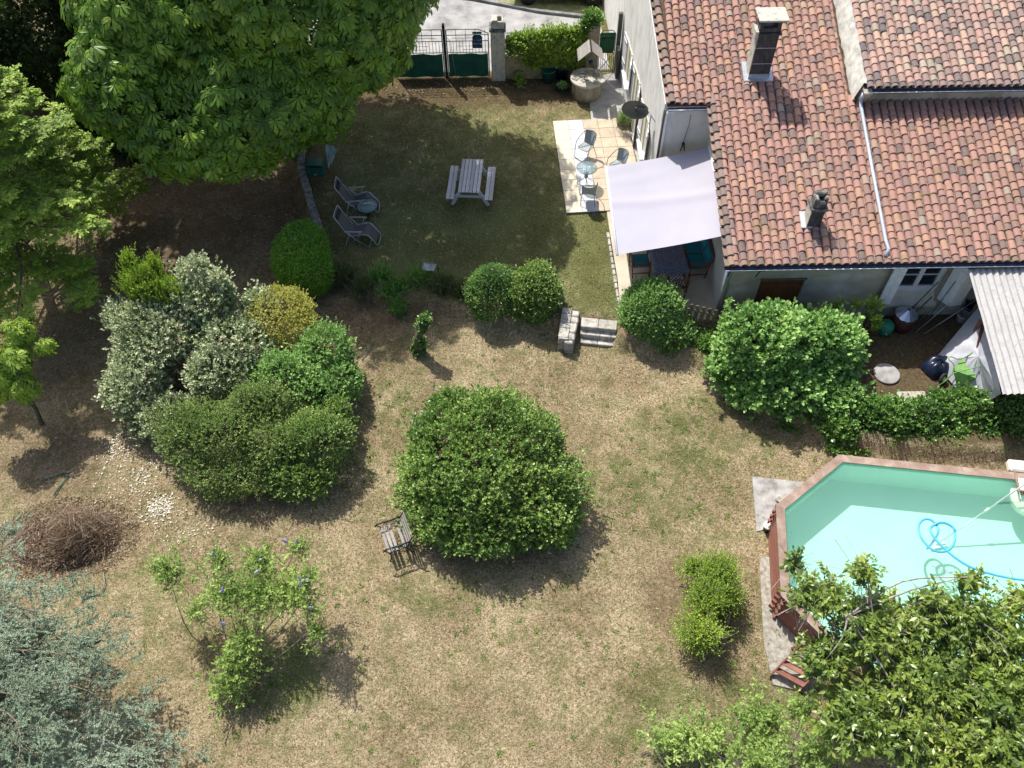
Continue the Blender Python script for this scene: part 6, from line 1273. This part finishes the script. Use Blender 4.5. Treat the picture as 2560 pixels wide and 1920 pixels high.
# ---- chestnut tree: palmate leaves
def palmate_tree(name, label, base, trunk, lobes, n, size, mat, seed, depth=.3, bump_=.12, zmin=None, stems=14, group=None):
    r = np.random.default_rng(seed); base = np.array(base, float); t = wthing(name, label, 'tree', base, group)
    P, N = sample_lobes(lobes, n, r, depth, bump_, 1.3, seed, zmin)
    out_ = nrmz(N+r.normal(0, .28, N.shape)); nn = nrmz(out_*.85+np.array([0, 0, .55])+r.normal(0, .22, N.shape)); ax = nrmz(out_*np.array([1, 1, .2])+np.array([0, 0, -.55])+r.normal(0, .25, N.shape)); ax = nrmz(ax-nn*(ax*nn).sum(1, keepdims=True)); bn = np.cross(nn, ax)
    LP = []; LA = []; LN = []; LL = []; TT = []; sz = size*r.uniform(.7, 1.25, n); tb_ = .5*r.random(n)+.35*vnoise(P, 1.4, seed+3, 2)
    for a, f_ in ((0, 1.0), (.62, .95), (-.62, .95), (1.25, .78), (-1.25, .78), (1.95, .5), (-1.95, .5)):
        a_ = a+r.normal(0, .07, n); d = ax*np.cos(a_)[:, None]+bn*np.sin(a_)[:, None]; d = nrmz(d-nn*.22+r.normal(0, .05, d.shape)); LP.append(P+d*.015); LA.append(d); LN.append(nrmz(nn+r.normal(0, .12, nn.shape))); LL.append(sz*f_*r.uniform(.9, 1.1, n)); TT.append(np.clip(tb_+r.normal(0, .07, n), 0, 1))
    LP, LA, LN = map(np.concatenate, (LP, LA, LN)); LL = np.concatenate(LL); TT = np.concatenate(TT)
    V, F_, nv = leaf_geo(LP, LA, LN, LL, LL*.17, ((0, 0), (.35, .5), (.72, 1.0), (1, 0)), .22, .22); cr_ = npmesh('crown', V, F_, mat, np.repeat(TT, nv), t, base)
    D = nrmz(-out_+np.array([0, 0, -.3])); TV, TF = twigs_geo(P, P+D*size*1.0, np.full(n, .003), np.full(n, .006)); npmesh('twigs', TV, TF, M['twig'], np.full(len(TV), .5), t, base)
    mb = MB(); mb.tube(trunk[0], trunk[1], 12); top = np.array(trunk[0][-1]); lb = np.array(lobes)
    for i in range(stems):
        l_ = lb[i % len(lb)]; e_ = l_[:3]+r.uniform(-.7, .7, 3)*l_[3:6]; s_ = np.array(trunk[0][-1-(i % 2)]); m_ = (s_+e_)/2+r.normal(0, .3, 3); mb.tube(catmull([s_, m_, e_], 4), np.linspace(trunk[1][-1]*.7, .025, 9), 7)
    mb.build('trunk', M['bark'], t); return t
tb = np.array([-7.3, 24.6, LOW])
palmate_tree('chestnut_tree', 'huge horse chestnut tree with drooping palmate leaves shading the lawn', tb, ([tb, tb+np.array([.1, 0, 1.5]), tb+np.array([0, .1, 3.0])], [.42, .34, .30]),
   [(-6.6, 24.6, 6.0, 4.4, 4.0, 3.4), (-4.7, 24.2, 5.3, 2.6, 2.6, 2.6), (-9.6, 24.0, 5.4, 3.1, 3.2, 2.6), (-8.0, 21.8, 4.0, 3.0, 2.2, 2.2), (-6.4, 22.1, 4.0, 2.0, 1.8, 1.9), (-6.5, 27.5, 6.5, 4.5, 3.5, 3.2), (-4.2, 26.4, 5.6, 2.6, 2.8, 2.6), (-10.6, 23.0, 6.2, 2.0, 1.9, 1.6), (-10.9, 21.6, 4.8, 1.9, 1.7, 1.7), (-9.3, 21.0, 3.6, 2.1, 1.6, 1.7), (-2.7, 27.2, 7.6, 2.2, 2.3, 2.0), (-2.7, 24.7, 8.1, 1.9, 2.0, 1.4), (-6.5, 24.5, 8.6, 3.8, 3.2, 1.9)],
   17500, .30, G['chest'], 201, depth=.24, bump_=.2, zmin=1.2, stems=18)
tb = np.array([*at(105, 1060, LOW)[:2], LOW]); tt = at(70, 985, .7)
palmate_tree('young_chestnut', 'young chestnut with yellow-green leaves and a thin leaning trunk at the left edge', tb, ([tb, (tb+tt)/2+np.array([.02, 0, 0]), tt], [.065, .055, .045]),
   [lob(25, 900, 2.0, .72, .65, .7), lob(-30, 960, 1.7, .8, .7, .7), lob(50, 830, 2.4, .42, .4, .4), lob(110, 865, 2.1, .33, .3, .25), lob(50, 965, 1.5, .5, .5, .45)], 1300, .19, G['bright'], 202, depth=.7, bump_=.25, stems=7)
# ---- spray trees: flat layered branches
def spray_tree(name, label, base, trunk, branches, mat, seed, ll, lw, nt_per_m=22, tl=.45, k=12, droop=.2, sub=True, group=None, needle=False, barkm=None, cat='tree', partname='crown', tclump=.4, upn=1.1, spread=1.0, twr=.004, thin=1.0):
    r = np.random.default_rng(seed); base = np.array(base, float); t = wthing(name, label, cat, base, group); mb = MB()
    if trunk is not None: mb.tube(trunk[0], trunk[1], 12)
    S_ = []; D_ = []; L_ = []
    for (a, b, sag) in branches:
        a = np.array(a, float); b = np.array(b, float); ln = np.linalg.norm(b-a); m1 = a+(b-a)*.4+np.array([0, 0, sag*ln])+r.normal(0, .07*ln, 3)*[1, 1, .3]; m2 = a+(b-a)*.72+r.normal(0, .06*ln, 3)*[1, 1, .3]; pts = np.array(catmull([a, m1, m2, b], 5)); mb.tube(pts, np.linspace(.012+.012*ln, .006, len(pts))*thin, 5)
        n = int(nt_per_m*ln); tt = r.uniform(.12, 1, n); idx = tt*(len(pts)-1); i0 = np.clip(idx.astype(int), 0, len(pts)-2); f_ = (idx-i0)[:, None]; p = pts[i0]*(1-f_)+pts[i0+1]*f_; d = nrmz(pts[i0+1]-pts[i0]); side = nrmz(np.cross(d, [0, 0, 1.]))*np.where(r.random(n) < .5, 1, -1)[:, None]
        D_.append(nrmz(d*r.uniform(.3, 1.0, (n, 1))+side*r.uniform(.3, 1.1, (n, 1))+np.array([0, 0, 1])*r.normal(.0, .16, (n, 1)))); S_.append(p); L_.append(tl*r.uniform(.5, 1.2, n)*(1.25-.75*tt)*min(1.3, .4+ln*.3))
    S_ = np.concatenate(S_); D_ = np.concatenate(D_); L_ = np.concatenate(L_)
    if sub:
        n = len(S_); q = r.uniform(.3, .9, (n, 3)); S2 = (S_[:, None]+D_[:, None]*(q*L_[:, None])[..., None]).reshape(-1, 3); sd = nrmz(np.cross(D_, [0, 0, 1.])); sg = np.where(np.arange(3) % 2 == 0, 1, -1)[None, :, None]; D2 = nrmz(D_[:, None]*.8+sd[:, None]*sg*.8+r.normal(0, .12, (n, 3, 3))).reshape(-1, 3); L2 = (L_[:, None]*r.uniform(.35, .6, (n, 3))).ravel()
        S_ = np.concatenate([S_, S2]); D_ = np.concatenate([D_, D2]); L_ = np.concatenate([L_, L2])
    lp, la, ln_, L, W, own, tt = sprig_leaves(S_, D_, L_, k, r, ll, lw, spread, droop, upn, tmin=.02, flatfan=not needle)
    V, F_, nv = simple_leaf(lp, la, ln_, L, W); cl = vnoise(S_, 1.3, seed+2, 2); tint = np.clip((.8-tclump)*r.random(len(lp))+tclump*cl[own]+.2*tt, 0, 1)
    npmesh(partname, V, F_, mat, np.repeat(tint, nv), t, base)
    TV, TF = twigs_geo(S_, S_+D_*L_[:, None], np.full(len(S_), twr), np.full(len(S_), twr*.4)); npmesh('twigs', TV, TF, M['twig'], np.full(len(TV), .5), t, base)
    mb.build('trunk' if trunk is not None else 'branches', barkm or M['bark'], t); return t
rr = np.random.default_rng(77)
# light green layered tree at the left edge
tb = np.array([-14.9, 19.0, LOW]); br_ = []
for i in range(80):
    z0 = .8+5.2*(i/64); a_ = rr.uniform(-1.9, 1.5); ln = (3.6-.45*z0)*rr.uniform(.75, 1.1)+.9; br_.append(((tb[0], tb[1], z0), (tb[0]+math.cos(a_)*ln, tb[1]+math.sin(a_)*ln, z0+rr.uniform(-.25, .5)), .06))
spray_tree('layered_tree', 'light green tree with flat layered feathery branches at the left edge', tb, ([tb, tb+np.array([0, 0, 3]), tb+np.array([.1, 0, 6.6])], [.2, .14, .03]), br_, G['bright'], 211, .085, .021, nt_per_m=13, tl=.6, k=12, droop=.25)
# dark trees behind, upper left
for i, (x, y, z, rx, ry, rz_, lb) in enumerate(((-17.5, 28.5, 3.4, 4.2, 3.9, 3.9, 'dark shaded tree in the upper left corner behind the chestnut'), (-12.4, 29.6, 2.6, 3.4, 3.0, 3.2, 'dark understorey tree close behind the chestnut crown, with unseen high lobes added for shade'), (-19.5, 23.5, 2.2, 2.6, 3.0, 2.6, 'dark tree at the far left behind the layered tree'), (-13.6, 25.4, 1.0, 1.9, 1.6, 1.5, 'low dark bush between layered tree and chestnut'))):
    b = np.array([x, y, LOW]); plant('dark_tree', lb, 'tree', b, [(x, y, z, rx, ry, rz_), (x+rx*.4, y-ry*.3, z-.6, rx*.6, ry*.6, rz_*.6), (x-rx*.3, y-ry*.4, z+.4, rx*.6, ry*.5, rz_*.5)]+([(-13.2, 27.6, 9.0, 2.6, 2.3, 1.8), (-14.5, 27.5, 6.5, 2.2, 2.0, 1.8)] if i == 1 else []), 8500, 8, .125, .045, G['dark'], 220+i, sl=.35, depth=.5, bump_=.3, bs=1.2, stems=8, stemr=.07, trunk=([b, b+np.array([0, 0, 1.6])], [.2, .14]), zmin=LOW, group='dark trees behind the chestnut')  # second tree's high lobes are added out of view to shade the ground
# cherry tree, bottom right
tb = np.array([*at(2190, 1800, LOW)[:2], LOW]); tk = [tb, tb+np.array([.0, .0, 1.0]), at(2175, 1700, 1.8), at(2150, 1600, 2.6), at(2120, 1540, 3.3)]
lb_ = [lob(2200, 1560, 3.0, .95, .7, .55), lob(2050, 1490, 3.2, .6, .4, .3), lob(2350, 1560, 3.2, .8, .6, .5), lob(2500, 1590, 3.0, .8, .7, .55), lob(2080, 1640, 2.5, .7, .5, .4), lob(2300, 1700, 2.7, 1.0, .8, .6), lob(2480, 1720, 2.8, .9, .8, .6), lob(2160, 1800, 2.2, .9, .7, .5), lob(2350, 1850, 2.4, 1.0, .8, .6), lob(2530, 1870, 2.6, .9, .7, .6), lob(2160, 1430, 3.9, .16, .14, .45), lob(2330, 1500, 3.6, .14, .13, .35), lob(2430, 1450, 3.8, .14, .12, .35), lob(1990, 1410, 3.3, .22, .15, .12), lob(2560, 1500, 3.4, .3, .25, .3), lob(2420, 1540, 3.4, .5, .3, .3)]
plant('cherry_tree', 'cherry tree with pale bark and drooping olive-green leaves over the pool', 'tree', tb, lb_, 3100, 18, .115, .025, G['cherry'], 230, sl=.62, depth=.85, bump_=.2, upb=.55, droop=.65, jit=.7, stems=34, stemr=.028, stemmat=M['palebark'], trunk=(tk, [.15, .13, .12, .10, .07]), prof=((0, 0), (.45, 1.), (1, 0)), twr=.006, spread=.8)
tb2 = np.array([*at(1950, 1960, LOW)[:2], LOW])
plant('young_cherry', 'thin loose cherry shoots at the bottom edge left of the cherry tree', 'tree', tb2, [lob(1900, 1800, .7, 1.0, .8, .3), lob(1760, 1850, .3, 1.1, .7, .25), lob(2030, 1870, 1.3, .8, .6, .4), lob(1900, 1900, .8, .9, .6, .35), lob(2000, 1770, 1.0, .6, .45, .3), lob(1670, 1850, .1, .8, .5, .2)], 620, 14, .085, .02, G['budd'], 231, sl=.5, depth=.98, bump_=.4, stray=.4, upb=.6, droop=.3, stems=16, stemr=.02, stemmat=M['palebark'])
# blue cedar bottom left
tb = np.array([*at(-120, 1800, LOW)[:2], LOW]); br_ = []; r9 = np.random.default_rng(9)
for (px, py, z) in ((225, 1500, 2.2), (260, 1600, 2.0), (180, 1430, 2.3), (60, 1330, 2.6), (300, 1780, 1.8), (380, 1860, 1.5), (470, 1900, 1.2), (240, 1700, 2.4), (120, 1520, 3.0), (160, 1640, 3.0), (60, 1450, 3.0), (200, 1860, 2.4), (330, 1940, 2.0), (90, 1740, 3.6), (20, 1600, 3.8), (100, 1900, 3.4), (10, 1500, 3.2), (30, 1850, 4.0), (250, 1950, 2.8), (-30, 1700, 4.2), (380, 1740, 1.3), (330, 1650, 1.3), (140, 1780, 3.0), (60, 1680, 3.3), (300, 1560, 1.6), (40, 1940, 3.8), (180, 1960, 3.2)):
    e_ = at(px, py, z); s_ = np.array([tb[0], tb[1], z*.9+.3]); br_.append((s_, e_, .05)); e2 = s_+(e_-s_)*r9.uniform(.55, .85)+r9.normal(0, .35, 3)*[1, 1, .5]; br_.append((s_, e2, .04))
spray_tree('blue_cedar', 'blue-green cedar with wispy needle branches in the bottom left corner', tb, ([tb, tb+np.array([0, 0, 3]), tb+np.array([0, 0, 5])], [.2, .14, .06]), br_, G['cedar'], 240, .034, .0075, nt_per_m=8.5, tl=.72, k=48, droop=-.1, needle=True, spread=1.1, twr=.006, barkm=M['twig'], thin=.45)
# ---- brush pile, fallen leaves, sticks
c = at(165, 1345, LOW); bp_ = wthing('brush_pile', 'heap of dry brown brushwood and cut stems on the grass', 'brush pile', c); n = 5200; r = np.random.default_rng(60)
a_ = r.uniform(0, 6.283, n); q = np.sqrt(r.random(n)); x = q*np.cos(a_)*1.35; y = q*np.sin(a_)*.85; z = LOW+.02+r.random(n)*.62*np.clip(1-q**2, .04, 1)*(1+.4*np.sin(x*3)); P = np.stack([c[0]+x, c[1]+y, z], 1); D = nrmz(np.stack([np.cos(a_+r.normal(1.57, .7, n)), np.sin(a_+r.normal(1.57, .7, n)), r.normal(0, .22, n)], 1)); Lh = r.uniform(.12, .5, n)[:, None]
V, F_ = twigs_geo(P-D*Lh/2, P+D*Lh/2, np.full(n, .006), np.full(n, .003)); tn = np.repeat(r.random(n), 6)
M['dead'] = leafmat('dead_wood', [(0, (.07, .045, .03)), (.5, (.21, .14, .09)), (.85, (.36, .28, .19)), (1, (.48, .42, .36))], .9, .02, .1); o = npmesh('dry_stems', V, F_, M['dead'], tn, bp_, c); o['kind'] = 'stuff'
n = 9000; a_ = r.uniform(0, 6.283, n); q = r.random(n)**.7*1.25; P = np.stack([c[0]+q*np.cos(a_)*1.5, c[1]+q*np.sin(a_)*.95, LOW+.02+r.random(n)*.45*np.clip(1-q**2, .03, 1)], 1); D = nrmz(r.normal(size=(n, 3))*[1, 1, .4]); N = nrmz(r.normal(size=(n, 3))+[0, 0, 1]); L = r.uniform(.03, .09, n); V, F_, nv = simple_leaf(P, D, N, L, L*.15); o = npmesh('dry_leaves', V, F_, M['dead'], np.repeat(r.random(n), nv), bp_, c); o['kind'] = 'stuff'
def litter(name, label, spots, n, ll, mat, seed, zz=.012):
    r = np.random.default_rng(seed); P = []
    for (px, py, z, rx, ry, w_) in spots:
        m_ = int(n*w_); cc = at(px, py, z); P.append(np.stack([cc[0]+r.normal(0, rx, m_), cc[1]+r.normal(0, ry, m_)], 1))
    P = np.concatenate(P); P = np.concatenate([P, (gheight(P)+zz+r.random(len(P))*.02)[:, None]], 1); a_ = r.uniform(0, 6.28, len(P)); D = nrmz(np.stack([np.cos(a_), np.sin(a_), r.normal(0, .2, len(P))], 1)); N = nrmz(r.normal(size=P.shape)*.35+[0, 0, 1]); L = ll*r.uniform(.6, 1.3, len(P)); V, F_, nv = simple_leaf(P, D, N, L, L*.28)
    o = npmesh(name, V, F_, mat, np.repeat(r.random(len(P)), nv)); tag(o, label, 'fallen leaves', kind='stuff'); return o
M['fallen'] = leafmat('fallen_pale_leaf', [(0, (.30, .27, .17)), (.5, (.58, .55, .44)), (1, (.75, .73, .64))], .6, .1, .3)
litter('fallen_leaves', 'pale fallen leaves scattered on the grass left of the shrub group', [(400, 1270, LOW, .22, .2, .4), (350, 1200, LOW, .4, .45, .3), (290, 1120, LOW, .25, .35, .2), (470, 1330, LOW, .4, .25, .1)], 900, .06, M['fallen'], 61)
litter('brown_litter', 'brown dry leaves lying under the chestnut and along the gate', [(1150, 215, 0, 1.8, .35, .3), (560, 560, LOW, 2.5, 2.2, .35), (300, 420, LOW, 1.6, 1.6, .2), (980, 330, 0, 1.2, 1.2, .15)], 1600, .07, M['dead'], 62)
litter('pale_debris', 'small pale leaves lying in the dry lawn around the bushes', [(900, 1080, LOW, 1.0, 2.0, .3), (1650, 1500, LOW, .8, 1.5, .3), (1300, 1700, LOW, 3, 1.5, .2), (1850, 1300, LOW, .5, 1.3, .2)], 420, .04, M['dead'], 63)
for i, (pts, lab) in enumerate(((((890, 895), (920, 872), (915, 858)), 'bent dry stick, left one near the shrub group'), (((905, 900), (925, 868), (930, 852)), 'forked dry stick pointing at the ivy stump'), (((880, 880), (905, 866), (922, 850)), 'thin dry stick lying topmost by the golden bush'), (((255, 1480), (262, 1455), (258, 1430)), 'pale forked twig beside the brush pile'))):
    mb = MB(); mb.tube([at(*q, LOW+.04+.03*(j == 1)) for j, q in enumerate(pts)], [.016, .013, .006], 6); single(mb, 'dry_stick', M['twig'] if i < 3 else M['palewood'], lab, 'stick', at(*pts[0], LOW), 'dry sticks on the lawn')
#TAIL
for o in S.objects:
    if '_w' in o: del o['_w']
